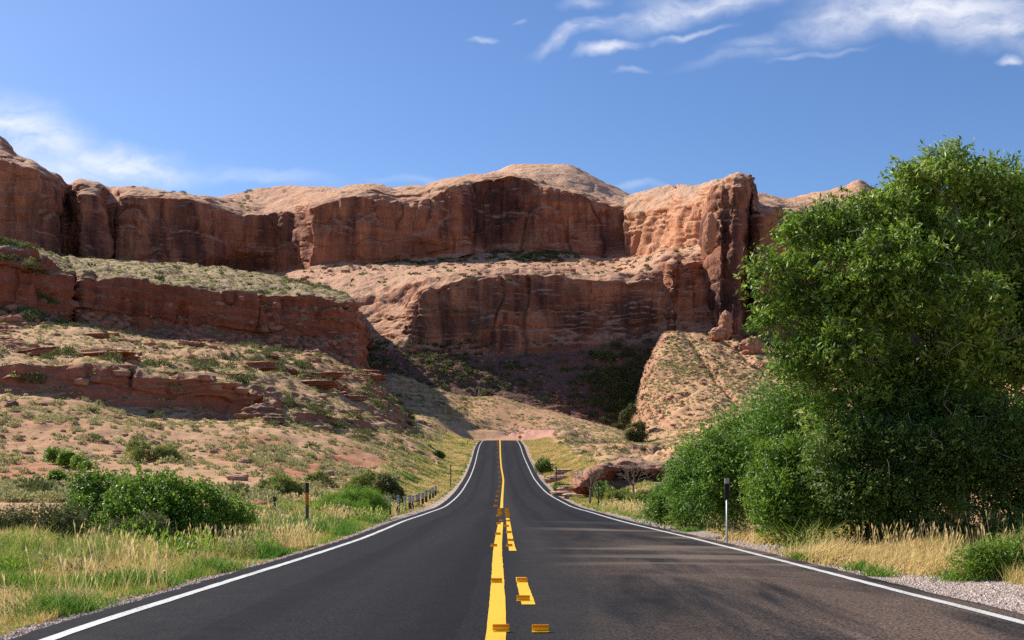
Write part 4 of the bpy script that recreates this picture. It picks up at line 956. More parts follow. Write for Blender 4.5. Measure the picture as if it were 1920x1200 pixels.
def ltint(p):
    s = edgeL(p[:, 1])-shoulder(p[:, 1])-p[:, 0]
    return .46+.85*fbm(p*np.array([.55, .55, 0]), 3, 81)+.28*fbm(p*np.array([2, 2, 0]), 2, 82)-.22*(s < .8)+.20*sstep(45, 60, p[:, 1])-.10*sstep(14, 30, p[:, 1])*(1-sstep(36, 44, p[:, 1]))
def rtint(p):
    return .72-.05*sstep(70, 110, p[:, 1])+.45*fbm(p*np.array([.5, .5, 0]), 3, 83)-.45*sstep(22, 32, p[:, 1])*(1-sstep(60, 90, p[:, 1]))-.4*(p[:, 0] > 6.9)*(p[:, 1] < 14.5)
hl = lambda p: .85*(.06+.30*np.clip(1.5*fbm(p*np.array([.9, .9, 0]), 4, 91)+.5, 0, 1.4))*np.interp(p[:, 1], [0, 10, 30, 100, 240], [.75, .85, 1.0, .9, 1.2])*(1-.45*sstep(42, 50, p[:, 1])*(1-sstep(85, 100, p[:, 1])))*sstep(.1, 1.6, edgeL(p[:, 1])-p[:, 0])
hr = lambda p: .85*(.07+.27*np.clip(fbm(p*np.array([.7, .7, 0]), 3, 92)+.45, 0, 1.3))*np.interp(p[:, 1], [0, 10, 30, 100, 240], [1.0, 1.1, 1.0, 1.2, 1.4])
v1, f1, t1 = grass_field(300000, lmask, hl, ltint)
tag(obj('grass', v1, f1, M_grass, None, False, {'tint': t1}), 'mixed green and straw coloured grass along the verge left of the road', 'grass', None, 'stuff')
v1, f1, t1 = grass_field(150000, rmask, hr, rtint, .6)
tag(obj('grass', v1, f1, M_grass, None, False, {'tint': t1}), 'dry straw grass along the gravel shoulder right of the road', 'grass', None, 'stuff')

# bent straw tussocks in front of the thicket, green weeds on the verge
def tussock(name, label, x, y, d, h, n, spread, tint, lean, group=None, wd=.006, cat='grass tuft'):
    b = P(x, y, d); b[2] = ground_z(b[0], b[1])-.02
    p = np.zeros((n, 3)); p[:, :2] = rng.normal(size=(n, 2))*spread*.35
    a = rng.random(n)*6.28; k = rng.random(n)[:, None]
    dr = unit(np.stack([np.cos(a)*.5+lean, np.sin(a)*.35, np.ones(n)], -1)); hh_ = (h*(.5+.6*rng.random(n)))[:, None]
    bend = np.stack([np.cos(a)*.4+lean*1.4, np.sin(a)*.3, -.5*np.ones(n)], -1)*hh_*.3
    side = unit(np.cross(dr, rdir(n)))*wd*d/14
    m_ = p+dr*hh_*.55; e = p+dr*hh_+bend
    v = np.stack([p-side, p+side, m_+side*.8, m_-side*.8, e+side*.15, e-side*.15], 1).reshape(-1, 3); q = np.arange(n)[:, None]*6
    f = np.concatenate([q+np.array([[0, 1, 2, 3]]), q+np.array([[3, 2, 4, 5]])])
    o = obj(name, v, f, M_grass, None, False, {'tint': np.repeat(np.clip(tint+.14*rng.normal(size=n), 0, 1), 6)}); o.location = b
    return tag(o, label, cat, group)
for x, y, d, h, ln in [(1540, 1035, 17.5, .75, .25), (1570, 1040, 17, .9, .35), (1600, 1040, 16.6, .7, .3), (1665, 1050, 15.8, .6, .2), (1715, 1058, 15.2, .65, .25), (1750, 1066, 14.6, .7, .3), (1790, 1070, 14.3, .6, .15), (1520, 1018, 18.5, .5, .2), (1400, 985, 25, .6, .2), (1440, 992, 23.5, .6, .2)]:
    tussock('grass_plant', 'bent golden dry grass tuft between the gravel and the dark thicket', x, y, d, h*.62, 330, .75, .86, ln*1.5, 'golden grass tufts before the thicket')
for x, y, d, lab in [(1505, 1040, 17.2, 'small green weed growing in the gravel before the golden tufts'), (1612, 1058, 15.4, 'green weed in the gravel halfway along the golden tufts'), (1650, 1072, 14.4, 'low spreading green weed at the edge of the brown dirt'), (1795, 1085, 13.6, 'green weed beside the large leafy weeds at the gravel edge'), (1292, 985, 30, 'green weed on the gravel beside the white line near the road post')]:
    tussock('weed_plant', lab, x, y, d, .22, 170, .35, .10, 0, None, .007, 'weed')
for i, (x, y, d, r_) in enumerate([(1850, 1075, 13.4, 55), (1905, 1070, 13.6, 60)]):
    b = P(x, y, d); b[2] = ground_z(b[0], b[1]); lo = [(x+dx, y-r_*.35+dy, r_*.55, d) for dx, dy in ((-25, 5), (20, -8), (0, 10))]
    plant('leafy_weed', 'weed', ['feathery green weed clump at the end of the golden tufts', 'taller feathery green weed at the picture edge by the gravel'][i], b, lobes_px(lo, .9), M_bush, M_twig, 800, 9, .05, .014, .2, 3, .008, seed=140+i, kids=('foliage', 'stem'), floor=b[2], shell=.8, upbias=.9)
for i, (x, y, d, lab) in enumerate([(115, 1140, 9.9, 'dense fresh green grass tuft at the very edge of the road, lower left'), (400, 1065, 15.2, 'bright green weed in the straw grass beside the white line'), (250, 1085, 13.0, 'green tuft on the left verge between the road and the leafy bush'), (490, 1000, 25, 'green grass tuft in front of the black and orange post'), (540, 985, 28, 'green tuft just left of the black and orange post'), (440, 985, 26, 'tall green grass tuft at the right end of the wide leafy bush')]):
    tussock('grass_plant', lab, x, y, d, .32 if i < 3 else .6, 900, .55 if i < 3 else 1.2, .06 if i != 1 else .15, 0, None, .005, 'grass tuft')
for x in (1500, 1535):
    tussock('stalk_plant', ['thin grey green upright weed before the dark thicket', 'second thin upright weed, the one nearer the golden tufts'][x > 1510], x, 1005, 19, .85, 60, .35, .3, -.1 if x < 1510 else .1, None, .005, 'weed')

# gravel stones on both shoulders
def stones(n, mask, smin, smax):
    p = G.scatter(n, mask, 1.2)
    base = np.array([(1, 0, 0), (-1, 0, 0), (0, 1, 0), (0, -1, 0), (0, 0, .7), (0, 0, -.5)], float)
    fc = np.array([(0, 2, 4), (2, 1, 4), (1, 3, 4), (3, 0, 4), (2, 0, 5), (1, 2, 5), (3, 1, 5), (0, 3, 5)])
    s = (smin+(smax-smin)*rng.random(n)**2.5)[:, None, None]
    a = rng.random(n)*6.28; c, q = np.cos(a)[:, None], np.sin(a)[:, None]
    b = base[None]*(.7+.6*rng.random((n, 6, 1)))*s
    v = np.stack([b[..., 0]*c-b[..., 1]*q, b[..., 0]*q+b[..., 1]*c, b[..., 2]], -1)+p[:, None]
    return v.reshape(-1, 3), (fc[None]+np.arange(n)[:, None, None]*6).reshape(-1, 3), np.repeat(rng.random(n), 6)
M_stone = leaf_mat('gravel_stone', [(0, (.26, .185, .145)), (.5, (.48, .375, .31)), (1, (.66, .56, .49))], .9, .2, 0)
def gmask_r(x, y, V, N):
    s = V[..., 0]-edgeR(V[..., 1])-shoulder(V[..., 1]); return (s > -.22)*(s < 2.6)*(V[..., 1] > 5)*(V[..., 1] < 60)*np.exp(-((s-1.0)/1.0)**2)
def gmask_l(x, y, V, N):
    s = edgeL(V[..., 1])-shoulder(V[..., 1])-V[..., 0]; return (s > -.22)*(s < .75)*(V[..., 1] > 5)*(V[..., 1] < 60)
v1, f1, t1 = stones(42000, gmask_r, .005, .026)
tag(obj('gravel', v1, f1, M_stone, None, False, {'tint': t1}), 'loose pale gravel on the shoulder right of the road', 'gravel', None, 'stuff')
v1, f1, t1 = stones(20000, gmask_l, .005, .026)
tag(obj('gravel', v1, f1, M_stone, None, False, {'tint': t1*.8}), 'narrow strip of gravel along the asphalt left of the road', 'gravel', None, 'stuff')

# ------------------------------------------------------------------ boulders
import bmesh
def ico(sub):
    bm = bmesh.new(); bmesh.ops.create_icosphere(bm, subdivisions=sub, radius=1)
    v = np.array([x.co[:] for x in bm.verts]); f = np.array([[y.index for y in x.verts] for x in bm.faces]); bm.free()
    return v, f
ICO = ico(5)
def rock(name, label, x, y, d, w, h, depth, mat, seed, beds=.10, rough=.28, group=None, sink=.2, onto=None, shape=1.0):
    """layered boulder, w/h/depth in metres"""
    v, f = ICO; u = np.sign(v)*np.abs(v)**shape
    r = 1+rough*fbm(v*1.3+seed*3.1, 4, seed)+rough*.35*fbm(v*5+seed, 3, seed+5)
    p = u*r[:, None]*np.array([w/2, depth/2, h/2])
    k = p[:, 2]/h*7+.6*fbm(p*.8/w, 2, seed)
    p[:, :2] *= (1+beds*noise3(np.stack([k*1.7, k*0, k*0+seed], -1), seed))[:, None]
    b = P(x, y, d); p[:, 2] += h*(.5-sink)
    o = obj(name, p, f, mat, None, True); o.location = b
    return tag(o, label, 'rock', group)
M_boul = rock_mat('boulder_rock', (.44, .22, .14), (.50, .28, .19), (.58, .38, .27), (.30, .15, .10), 6, .56, .74, .5, .8, 0, .3)
M_boulo = rock_mat('orange_boulder_rock', (.42, .19, .105), (.48, .235, .135), (.55, .32, .2), (.20, .09, .06), 2, .56, .74, .5, .8, 0, .3)
M_dkrock = rock_mat('dark_layered_rock', (.24, .115, .075), (.31, .16, .105), (.44, .28, .19), (.10, .05, .04), 5, .5, .7, .6, .9, 0, .5)
rock('hoodoo_rock', 'slim rock pillar with a round knob at the top of the talus slope', 1360, 632, 428, 5.5, 12, 6, M_boulo, 2, .22, .3, sink=.14)
rock('hoodoo_rock', 'rounded pale boulder leaning against the slim rock pillar', 1345, 636, 425, 6, 6, 6, M_boulo, 4, .1, .25)
rock('hoodoo_rock', 'knob shaped boulder on top of the slim rock pillar', 1362, 600, 428, 4.2, 4.0, 4.2, M_boulo, 6, .1, .2)
rock('hoodoo_rock', 'thumb of orange rock standing out from the sunlit edge of the tower', 1333, 462, 436, 4.6, 15, 4.6, M_boulo, 17, .12, .25, sink=.05)
rock('talus_boulder', 'large orange boulder on the talus slope right next to the big tree', 1410, 664, 410, 8, 8, 7, M_boulo, 7, .1, .35)
rock('talus_boulder', 'smaller orange boulder stuck to the left side of the large one', 1396, 656, 411, 4.5, 5, 5, M_boulo, 9, .1, .3)
def grock(name, label, x, yv, d, w, h, dp, mat, seed, **k):
    o = rock(name, label, x, yv, d, w, h, dp, mat, seed, **k); o.location.z = ground_z(o.location.x, d); return o
grock('layered_rock', 'stack of thin dark rock layers jutting from the scrub slope below the ledge', 485, 790, 116, 3.6, 2.2, 3.0, M_dkrock, 11, beds=.3, rough=.4)
grock('layered_rock', 'lower dark layered rock just downhill of the layered stack', 515, 800, 112, 2.6, 1.3, 2.2, M_dkrock, 12, beds=.3, rough=.4)
grock('boulder', 'lone dark boulder on the sand below the red ledge at far left', 22, 782, 103, 1.3, .9, 1.2, M_dkrock, 13)
for i, (x, y, d, w, h, lab) in enumerate([(590, 770, 168, 5, 4, 'pinkish boulder at the foot of the butte, the left one of the cluster'), (625, 768, 172, 5.5, 4.5, 'big pale pink boulder in the middle of the cluster under the butte'), (662, 764, 178, 5, 4, 'pinkish boulder on the road side of the cluster under the butte'), (545, 772, 160, 4, 3, 'low dark pink boulder between the layered stack and the boulder cluster')]):
    grock('boulder', lab, x, y, d, w, h, 4, M_boul, 20+i)
grock('slab_rock', 'flat red slab with a pale top behind the black and orange post', 584, 932, 45, 1.5, .5, 1.0, M_red, 31, beds=.2, rough=.15, shape=.55)
grock('slab_rock', 'pale flat rock on the sand above the wide leafy bush', 447, 884, 66, 1.2, .45, .9, M_boul, 32, shape=.6)
for i, (x, y, d, w, h) in enumerate([(1052, 905, 86, 1.6, .5), (1068, 898, 92, 2.2, .7), (1078, 908, 80, 1.8, .5), (1046, 880, 112, 2.6, .9), (1058, 872, 120, 2.2, .8)]):
    grock('ledge_rock', 'thin pink rock ledge stepping down toward the red outcrop by the verge', x, y, d, w, h, 1.5, M_boul, 40+i, beds=.25, rough=.2, shape=.6, group='pink ledges near the outcrop')
lp = B.scatter(34, lambda x, y, V, N: (x > -40)*(x < 700)*(N[..., 2] > .6)*(y < 690+.06*x)*(y > 615), 0)
lp = np.concatenate([lp, B.scatter(10, lambda x, y, V, N: (x > 460)*(x < 700)*(N[..., 2] > .5)*(y > 700)*(y < 775), 0)])
for i, p in enumerate(lp):
    w_ = 2.5+6.5*rng.random()**2; o = rock('ledge_rock', 'long flat red rock ledge showing through the scrub below the butte', 0, 850, 1.0, w_, .7+.13*w_, 1.6+.25*w_, M_red, 300+i, beds=.28, rough=.35, group='rock ledges below the butte', shape=.6, sink=.5)
    o.location = p; o.rotation_euler = (0, .04*rng.normal(), .25*rng.normal())
rp = G.scatter(130, lambda x, y, V, N: offroad(x, y, V, N)*(x > 0)*(x < 1250)*np.clip(fbm(V*.05, 3, 61), 0, 1), .8)
small = [raw_mesh('loose_stone', (ICO3 := ico(3))[0]*(1+.35*fbm(ico(3)[0]*1.4+i*5, 3, i))[:, None]*np.array([1, .8, .6]), ico(3)[1], M_boul, False) for i in range(4)]
for i, p in enumerate(rp):
    o = bpy.data.objects.new('loose_stone', small[i % 4]); COL.objects.link(o); o.location = p; s_ = .15+.45*rng.random()**2; o.scale = (s_, s_, s_); o.rotation_euler = (0, 0, rng.random()*6)
    right = p[0] > 0
    tag(o, 'loose red brown stone lying on the scrub slope '+('right' if right else 'left')+' of the road', 'rock', 'loose stones '+('right' if right else 'left')+' of the road')

def rubble(name, label, sets, mat):
    base, fc = ico(1); vs, fs, n0 = [], [], 0
    protos = [base*(1+.45*fbm(base*1.7+i*9.1, 2, i))[:, None] for i in range(6)]
    for p, smin, smax, pw in sets:
        n = len(p); s = (smin+(smax-smin)*rng.random(n)**pw)[:, None, None]; k = rng.integers(0, 6, n); a = rng.random(n)*6.28
        v = np.stack(protos)[k]*np.stack([.8+.5*rng.random(n), .7+.5*rng.random(n), .45+.4*rng.random(n)], -1)[:, None]*s
        c, q = np.cos(a)[:, None], np.sin(a)[:, None]
        v = np.stack([v[..., 0]*c-v[..., 1]*q, v[..., 0]*q+v[..., 1]*c, v[..., 2]], -1)+p[:, None]
        vs.append(v.reshape(-1, 3)); fs.append((fc[None]+np.arange(n)[:, None, None]*len(base)).reshape(-1, 3)+n0); n0 += n*len(base)
    tag(obj(name, np.concatenate(vs), np.concatenate(fs), mat), label, 'rubble', None, 'stuff')
M_rub = simple_mat('broken_sandstone', (.33, .155, .095), .95, .35, .6, .1)
rubble('rubble', 'countless broken red sandstone pieces strewn over the slopes', [
    (G.scatter(3600, lambda x, y, V, N: offroad(x, y, V, N)*((x > -150) & (x < 1450))*patchy(V, .07, 121)**3, .5), .07, .5, 5),
    (B.scatter(2300, lambda x, y, V, N: (x > -150)*(N[..., 2] > .4)*patchy(V, .09, 122)**3, 0), .10, 1.1, 5),
    (U.scatter(1500, lambda x, y, V, N: (x > -150)*(N[..., 2] > .45)*(V[..., 1] < 300)*(y > 560), 0), .2, 1.8, 4),
    (S.scatter(2400, lambda x, y, V, N: (N[..., 2] > .35)*(y > 630)*patchy(V, .05, 123)**1.5, 0), .2, 1.2, 4),
    (S.scatter(700, lambda x, y, V, N: (N[..., 2] > .5)*(y < 640)*patchy(V, .04, 124)**2, 0), .3, 2.2, 4),
    (K.scatter(4200, lambda x, y, V, N: (x < 1560)*patchy(V, .06, 125), 0), .18, 1.1, 5)], M_rub)
VW = [clump_mesh('c', 190, .5, None, 1.1, 60+i, .17, .42) for i in range(4)]
wp = G.scatter(95, lambda x, y, V, N: lmask(x, y, V, N)*(edgeL(V[..., 1])-V[..., 0] > 1.1)*(V[..., 1] > 8)*(V[..., 1] < 60)*(x > -20), 1.3)
kinds_ = [('yellow green leafy weed in the straw grass left of the road', 'yellow green weeds in the left verge', M_rabbit), ('dark green leafy weed in the straw grass left of the road', 'dark green weeds in the left verge', M_bush), ('greyish sage weed in the straw grass left of the road', 'sage weeds in the left verge', M_sage)]
vm_ = [[raw_mesh('verge_bush', v, f, k[2], False, {'tint': t_}) for v, f, t_ in VW] for k in kinds_]
for i, p in enumerate(wp):
    k = int(rng.choice(3, p=[.4, .35, .25])); o = bpy.data.objects.new('verge_bush', vm_[k][i % 4]); COL.objects.link(o)
    s_ = (.35+.5*rng.random())*(.8+p[1]/60); o.location = p-np.array([0, 0, .02]); o.scale = (s_, s_, s_*(.7+.7*rng.random())); o.rotation_euler = (0, 0, rng.random()*6)
    tag(o, kinds_[k][0], 'weed', kinds_[k][1])
def stalks(n, mask, lo, hi):
    p = G.scatter(n, mask, 1.0); h = (lo+(hi-lo)*rng.random(n))[:, None]; a = rng.random(n)*6.28
    d = unit(np.stack([np.cos(a)*.3+.08, np.sin(a)*.3, np.ones(n)], -1)); e = p+d*h; sd = unit(np.cross(d, rdir(n))); w = (.0022*np.clip(p[:, 1:2]/9, 1, 5))
    v = np.stack([p-sd*w, p+sd*w, e+sd*w*.7, e-sd*w*.7, e-d*h*.02, e+d*h*.10+sd*w*3.2, e+d*h*.24, e+d*h*.10-sd*w*3.2], 1).reshape(-1, 3); b = np.arange(n)[:, None]*8
    return v, np.concatenate([b+np.array([[0, 1, 2, 3]]), b+np.array([[4, 5, 6, 7]])]), np.repeat(np.clip(.9+.12*rng.normal(size=n), 0, 1), 8)
v1, f1, t1 = stalks(3200, lambda x, y, V, N: lmask(x, y, V, N)*(V[..., 1] < 60)*np.clip(fbm(V*np.array([.5, .5, 0]), 3, 77), 0, 1), .22, .5)
tag(obj('seed_grass', v1, f1, M_grass, None, False, {'tint': t1}), 'thin dry seed stalks standing above the grass left of the road', 'grass', None, 'stuff')
v1, f1, t1 = stalks(3500, lambda x, y, V, N: rmask(x, y, V, N)*(V[..., 1] < 60), .22, .5)
tag(obj('seed_grass', v1, f1, M_grass, None, False, {'tint': t1}), 'thin dry seed stalks standing above the grass right of the road', 'grass', None, 'stuff')

# ------------------------------------------------------------------ posts, sign, road markers
M_wood = simple_mat('dark_wood', (.075, .05, .035), .9, .35, 25, .1, 0, .006)
M_grey = simple_mat('grey_plate', (.42, .43, .45), .5, .15, 40, .4)
M_steel = simple_mat('galvanised_steel', (.40, .40, .39), .5, .15, 40, .5, .6)
M_black = simple_mat('black_plastic', (.012, .012, .014), .5, .2, 20, .4)
M_orng = simple_mat('orange_band', (.62, .15, .02), .5, .15, 20, .4)
M_dkgrey = simple_mat('dark_grey_plastic', (.075, .085, .085), .55, .2, 20, .4)
M_sign = simple_mat('yellow_sign_face', (.66, .33, .03), .5, .1, 10, .4)
M_tabY = leaf_mat('yellow_tab', [(0, (.85, .55, .03)), (1, (.85, .55, .03))], .5, .3, .45)

def part(name, bx, mat, parent, smooth=False): return obj(name, bx[0], bx[1], mat, parent, smooth)
proto = None
for i in range(15):
    d = 45.5+i*2.75+(.9*math.sin(i*2.3) if i else 0)
    x = -5.22-.020*(d-45)+.06*math.sin(i*1.7)
    z = ground_z(x, d)
    if proto is None:
        t = empty('guard_post', (x, d, z)); proto = t
        pw = part('post', box(0, 0, .36, .145, .15, .96, .015), M_wood, t)
        part('reflector_plate', box(0, -.082, .64, .115, .012, .36, .004), M_grey, pw)
        part('post_cap', box(0, 0, .85, .135, .14, .02, .015), M_grey, pw)
    else:
        t = copy_tree(proto); t.location = (x, d, z)
        t.rotation_euler = (rng.normal()*.03, rng.normal()*.03, rng.normal()*.1); s_ = float(.93+.12*rng.random()); t.scale = (1, 1, s_)
    if i == 0: tag(t, 'tallest wooden guard post with grey plate, first of the row beside the lime bush', 'post', 'guard posts left of the road')
    else: tag(t, 'short dark wooden guard post with grey top in the row left of the road', 'post', 'guard posts left of the road')

def rod(r, z0, z1, sides=8): return tube([(0, 0, z0), (0, 0, z1)], [r, r], sides)
b = P(576, 975, 30); b[2] = ground_z(b[0], b[1])
t = tag(empty('marker_post', b), 'flat black topped road post with an orange band in the left verge', 'road post')
dz = P(576, 905, 30)[2]-b[2]
part('shaft', box(0, 0, dz*.28, .095, .035, dz*.56+.1, .006), M_dkgrey, t); part('orange_band', box(0, 0, dz*.68, .10, .038, dz*.24, .006), M_orng, t); part('black_top', box(0, 0, dz*.9, .10, .038, dz*.2, .006), M_black, t)
b = P(1363, 985, 23.2); b[2] = ground_z(b[0], b[1]); dz = P(1363, 897, 23.2)[2]-b[2]
t = tag(empty('delineator_post', b), 'thin steel road post with a black reflector head in front of the willow bush', 'road post')
part('rod', rod(.022, -.1, dz*.75), M_steel, t, True); rh = part('reflector_head', box(0, 0, dz*.80, .11, .05, dz*.24, .01), M_black, t); part('head_cap', box(0, 0, dz*.96, .10, .045, dz*.08, .01), M_grey, rh)
def thin_post(x, y0, y1, d, mat, label, r=.04, cap=True):
    b = P(x, y1, d); b[2] = ground_z(b[0], b[1]); h = P(x, y0, d)[2]-b[2]
    t = tag(empty('fence_post', b), label, 'post')
    part('shaft', rod(r, -.15, h), mat, t, True); part('post_tip', box(0, 0, h+.02, r*2.6, r*2.6, .14, r*.4), mat, t)
thin_post(515, 936, 952, 36, M_wood, 'short dark stub post behind the grass right of the wide leafy bush')
thin_post(845, 873, 898, 104, M_wood, 'thin dark post on the grassy bank past the guard posts', .05)
thin_post(877, 829, 842, 200, M_wood, 'tiny dark post left of the road just before the crest', .07)
thin_post(1043, 877, 907, 98, M_wood, 'thin dark post beside the low green bush right of the road', .05)
thin_post(1122, 906, 937, 61, M_wood, 'grey brown wooden post on the verge in front of the red outcrop', .045)
b = P(975, 826, 246); b[2] = ground_z(b[0], b[1])
t = tag(empty('warning_sign', b), 'small yellow diamond warning sign at the crest of the road', 'sign')
sq = np.array([(0, -.03, -.53), (.53, -.03, 0), (0, -.03, .53), (-.53, -.03, 0), (0, 0, -.53), (.53, 0, 0), (0, 0, .53), (-.53, 0, 0)], float); hz = P(975, 819.5, 246)[2]-b[2]
part('sign_face', (sq+np.array([0, 0, hz]), np.array([(0, 1, 2, 3), (7, 6, 5, 4), (0, 4, 5, 1), (1, 5, 6, 2), (2, 6, 7, 3), (3, 7, 4, 0)])), M_sign, t)
part('sign_post', rod(.05, -.3, hz), M_wood, t, True)

def tab_mesh():
    w, h, th, bl = .12, .042, .006, .055
    v, f = box(0, -bl/2, th/2, w, bl, th, .004); v2, f2 = box(0, -th/2, th+h/2, w, th, h, .002)
    v3, f3 = box(0, -th-.003, th+h*.72, w*.96, .006, h*.4, .002)
    return (np.concatenate([v, v2]), np.concatenate([f, f2+len(v)])), (v3, f3)
tabb, tabr = tab_mesh()
M_refl = leaf_mat('amber_reflector', [(0, (.85, .36, .012)), (1, (.85, .36, .012))], .4, .4, .4)
proto = None
def road_tab(x, y, label, group=None, rz=0.0, sc=1.0):
    global proto
    z = roadZ(np.array([y]))[0]-.05*((x-roadX(np.array([y]))[0])/4)**2+.006
    if proto is None:
        t = empty('road_marker', (x, y, z)); proto = t
        tb_ = part('tab', tabb, M_tabY, t); part('reflector_strip', tabr, M_refl, tb_)
    else:
        t = copy_tree(proto); t.location = (x, y, z)
    t.rotation_euler = (0, 0, rz); t.scale = (sc, sc, sc); tag(t, label, 'road marker', group)
def fromy(px, py):                       # road point seen at that picture row
    yy = np.linspace(5, 60, 6000); pr = HY-(roadZ(yy)-CAMZ)*F/yy
    d = float(np.interp(-py, -pr[:np.argmin(pr)+1], yy[:np.argmin(pr)+1])); return (px-CX)*d/F, d
for px, py, lab in [(1013, 1185, 'upright yellow plastic road tab nearest the camera, standing right of the centre lines'), (939, 1184, 'amber road tab nearest the camera on the solid yellow line'), (931, 1093, 'amber road tab on the solid yellow line level with the short dash'),
                    (979, 1092, 'yellow road tab at the far end of the short centre dash'), (981, 1127, 'amber road tab in the middle of the short centre dash'), (926, 1025, 'amber road tab sticking out left of the solid line near the long dash'),
                    (955, 1025, 'amber road tab at the near end of the long dash'), (957, 1015, 'second amber road tab up the long dash')]:
    road_tab(*fromy(px, py), lab, None, rng.normal()*.08)
for px, py in [(933.5, 1003), (954, 1000), (935, 983), (950, 988), (940, 977), (953, 978)]:
    road_tab(*fromy(px, py), 'yellow road tab crowded where the centre lines enter the dip', 'road tabs in the dip', rng.normal()*.1, 1.1)
for i in range(6):
    d = 40+i*2.6
    for k in (-1, 1):
        x = yelX(np.array([d]))[0]+.09+k*(.14+.05*rng.random()); road_tab(x, d+rng.normal()*.4, 'yellow road tab crowded where the centre lines enter the dip', 'road tabs in the dip', rng.normal()*.1, 1.5)
for i in range(18):
    d = 60+i*10.2; x = yelX(np.array([d]))[0]-.30-.0006*d; road_tab(x, d, 'small yellow road tab dotted along the left of the far centre line', 'road tabs up the far hill', rng.normal()*.1, 1.6+.005*d)

# ------------------------------------------------------------------ light, sky, clouds
az = R(AZ); el = R(EL)
sdir = np.array([-math.sin(az)*math.cos(el), math.cos(az)*math.cos(el), math.sin(el)])
sun = bpy.data.lights.new('sun', 'SUN'); sun.energy = 5.0; sun.angle = R(.53); sun.color = (1, .95, .86)
so = bpy.data.objects.new('sun', sun); COL.objects.link(so)
from mathutils import Vector
so.rotation_euler = Vector(sdir.tolist()).to_track_quat('Z', 'Y').to_euler(); so.location = (-200, 120, 300)

w = bpy.data.worlds.new('World'); SC.world = w; w.use_nodes = True
nt = w.node_tree; nt.nodes.clear(); t = NT(nt)
sky = t.n('ShaderNodeTexSky', sky_type='NISHITA'); sky.sun_disc = False; sky.sun_elevation = el; sky.sun_rotation = -az
sky.altitude = 1500; sky.air_density = 1.0; sky.dust_density = 1.2; sky.ozone_density = 3.0
gen = t.n('ShaderNodeTexCoord').outputs['Generated']; sp = t.n('ShaderNodeSeparateXYZ'); t.l(gen, sp.inputs[0])
fy = t.math('MAXIMUM', sp.outputs[1], .02)
cb = t.n('ShaderNodeCombineXYZ'); t.l(t.math('DIVIDE', sp.outputs[0], fy), cb.inputs[0]); t.l(t.math('DIVIDE', sp.outputs[2], fy), cb.inputs[1])
uv = cb.outputs[0]
wn = t.n('ShaderNodeTexNoise'); t.l(uv, wn.inputs['Vector']); wn.inputs['Scale'].default_value = 14; wn.inputs['Detail'].default_value = 5
wv = t.n('ShaderNodeVectorMath', operation='SUBTRACT'); t.l(wn.outputs['Color'], wv.inputs[0]); wv.inputs[1].default_value = (.5, .5, .5)
ws = t.n('ShaderNodeVectorMath', operation='SCALE'); t.l(wv.outputs[0], ws.inputs[0]); ws.inputs['Scale'].default_value = .045
wa = t.n('ShaderNodeVectorMath', operation='ADD'); t.l(uv, wa.inputs[0]); t.l(ws.outputs[0], wa.inputs[1]); uvw = wa.outputs[0]
CL = [(60, 250, 125, 56, -18, 1.0), (235, 305, 160, 36, -5, 1.1), (120, 320, 140, 46, 0, .75), (480, 328, 150, 14, -4, .35), (800, 330, 110, 9, 0, .22), (1200, 345, 70, 9, 0, .25),
      (1090, 68, 95, 15, 20, .95), (1160, 45, 70, 14, 15, .7), (1240, 30, 90, 26, 18, 1.0), (1330, 4, 150, 22, 5, .8), (1145, 97, 58, 11, 14, 1.0), (1290, 62, 75, 7, 14, .6), (1440, 70, 95, 16, 14, .35), (1410, 100, 130, 14, 8, .28),
      (1590, 42, 125, 40, 12, .8), (1740, 18, 220, 46, 0, 1.1), (1850, 48, 140, 38, -6, 1.05), (1895, 107, 24, 7, 8, .9), (900, 74, 24, 7, 8, .7), (965, 47, 16, 5, 8, .25), (1530, 104, 100, 6, 6, .4), (1180, 130, 30, 5, 10, .4), (1100, 15, 40, 14, 10, .5),
      (2100, 60, 200, 60, 0, 1.0), (-150, 240, 160, 60, -10, .9)]
acc = None
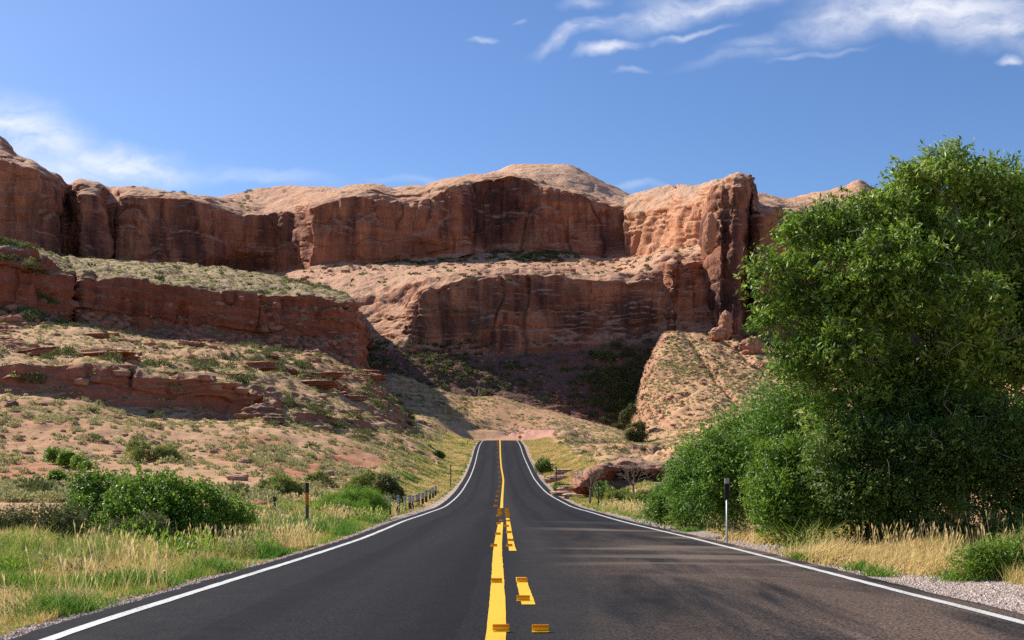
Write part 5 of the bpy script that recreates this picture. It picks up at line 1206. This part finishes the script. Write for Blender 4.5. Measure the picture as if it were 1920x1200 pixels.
for x, y, rx, ry, ro, wt in CL:
    m = t.n('ShaderNodeMapping', vector_type='TEXTURE'); t.l(uvw, m.inputs[0])
    m.inputs['Location'].default_value = ((x-CX)/F, (HY-y)/F, 0); m.inputs['Rotation'].default_value = (0, 0, R(ro)); m.inputs['Scale'].default_value = (rx/F, ry/F, 1)
    ln = t.n('ShaderNodeVectorMath', operation='LENGTH'); t.l(m.outputs[0], ln.inputs[0])
    mr = t.n('ShaderNodeMapRange', interpolation_type='SMOOTHSTEP'); t.l(ln.outputs['Value'], mr.inputs[0])
    mr.inputs[1].default_value = 0; mr.inputs[2].default_value = 1.45; mr.inputs[3].default_value = wt; mr.inputs[4].default_value = 0
    acc = mr.outputs[0] if acc is None else t.math('MAXIMUM', acc, mr.outputs[0])
wisp = t.noise(1.0, 8, .6, t.mapv(uvw, (9, 26, 1), (0, 0, 0), (0, 0, R(-14))), .5)
wisp2 = t.noise(1.0, 7, .65, t.mapv(uvw, (38, 80, 1), (3, 1, 0), (0, 0, R(-16))))
wm = t.math('ADD', t.math('MULTIPLY', wisp, .65), t.math('MULTIPLY', wisp2, .35))
cm = t.math('MULTIPLY', acc, t.ramp(wm, [(.34, .10), (.60, .92)]), True)
cm = t.math('MULTIPLY', cm, t.math('GREATER_THAN', sp.outputs[1], .05))
hs = t.n('ShaderNodeHueSaturation'); hs.inputs['Saturation'].default_value = 1.15; hs.inputs['Value'].default_value = .93; hs.inputs['Hue'].default_value = .506; t.l(sky.outputs[0], hs.inputs['Color'])
cloudy = t.mix(t.math('MULTIPLY', cm, .85), hs.outputs[0], (6.6, 6.6, 6.9))
bg = t.n('ShaderNodeBackground'); t.l(cloudy, bg.inputs[0]); bg.inputs[1].default_value = .108
wo = t.n('ShaderNodeOutputWorld'); t.l(bg.outputs[0], wo.inputs[0])

# ------------------------------------------------------------------ camera and output
cam = bpy.data.cameras.new('camera'); co = bpy.data.objects.new('camera', cam); COL.objects.link(co)
co.location = (0, 0, CAMZ); co.rotation_euler = (R(90), 0, 0)
cam.sensor_width = 36; cam.lens = F/1920*36; cam.shift_y = (HY-600)/1920; cam.clip_start = .1; cam.clip_end = 20000
SC.camera = co
SC.view_settings.view_transform = 'Standard'; SC.view_settings.look = 'None'; SC.view_settings.exposure = .57; SC.view_settings.gamma = 1
SC.render.engine = 'CYCLES'; SC.cycles.max_bounces = 6; SC.cycles.diffuse_bounces = 3; SC.cycles.glossy_bounces = 2; SC.cycles.transmission_bounces = 4; SC.cycles.use_denoising = False
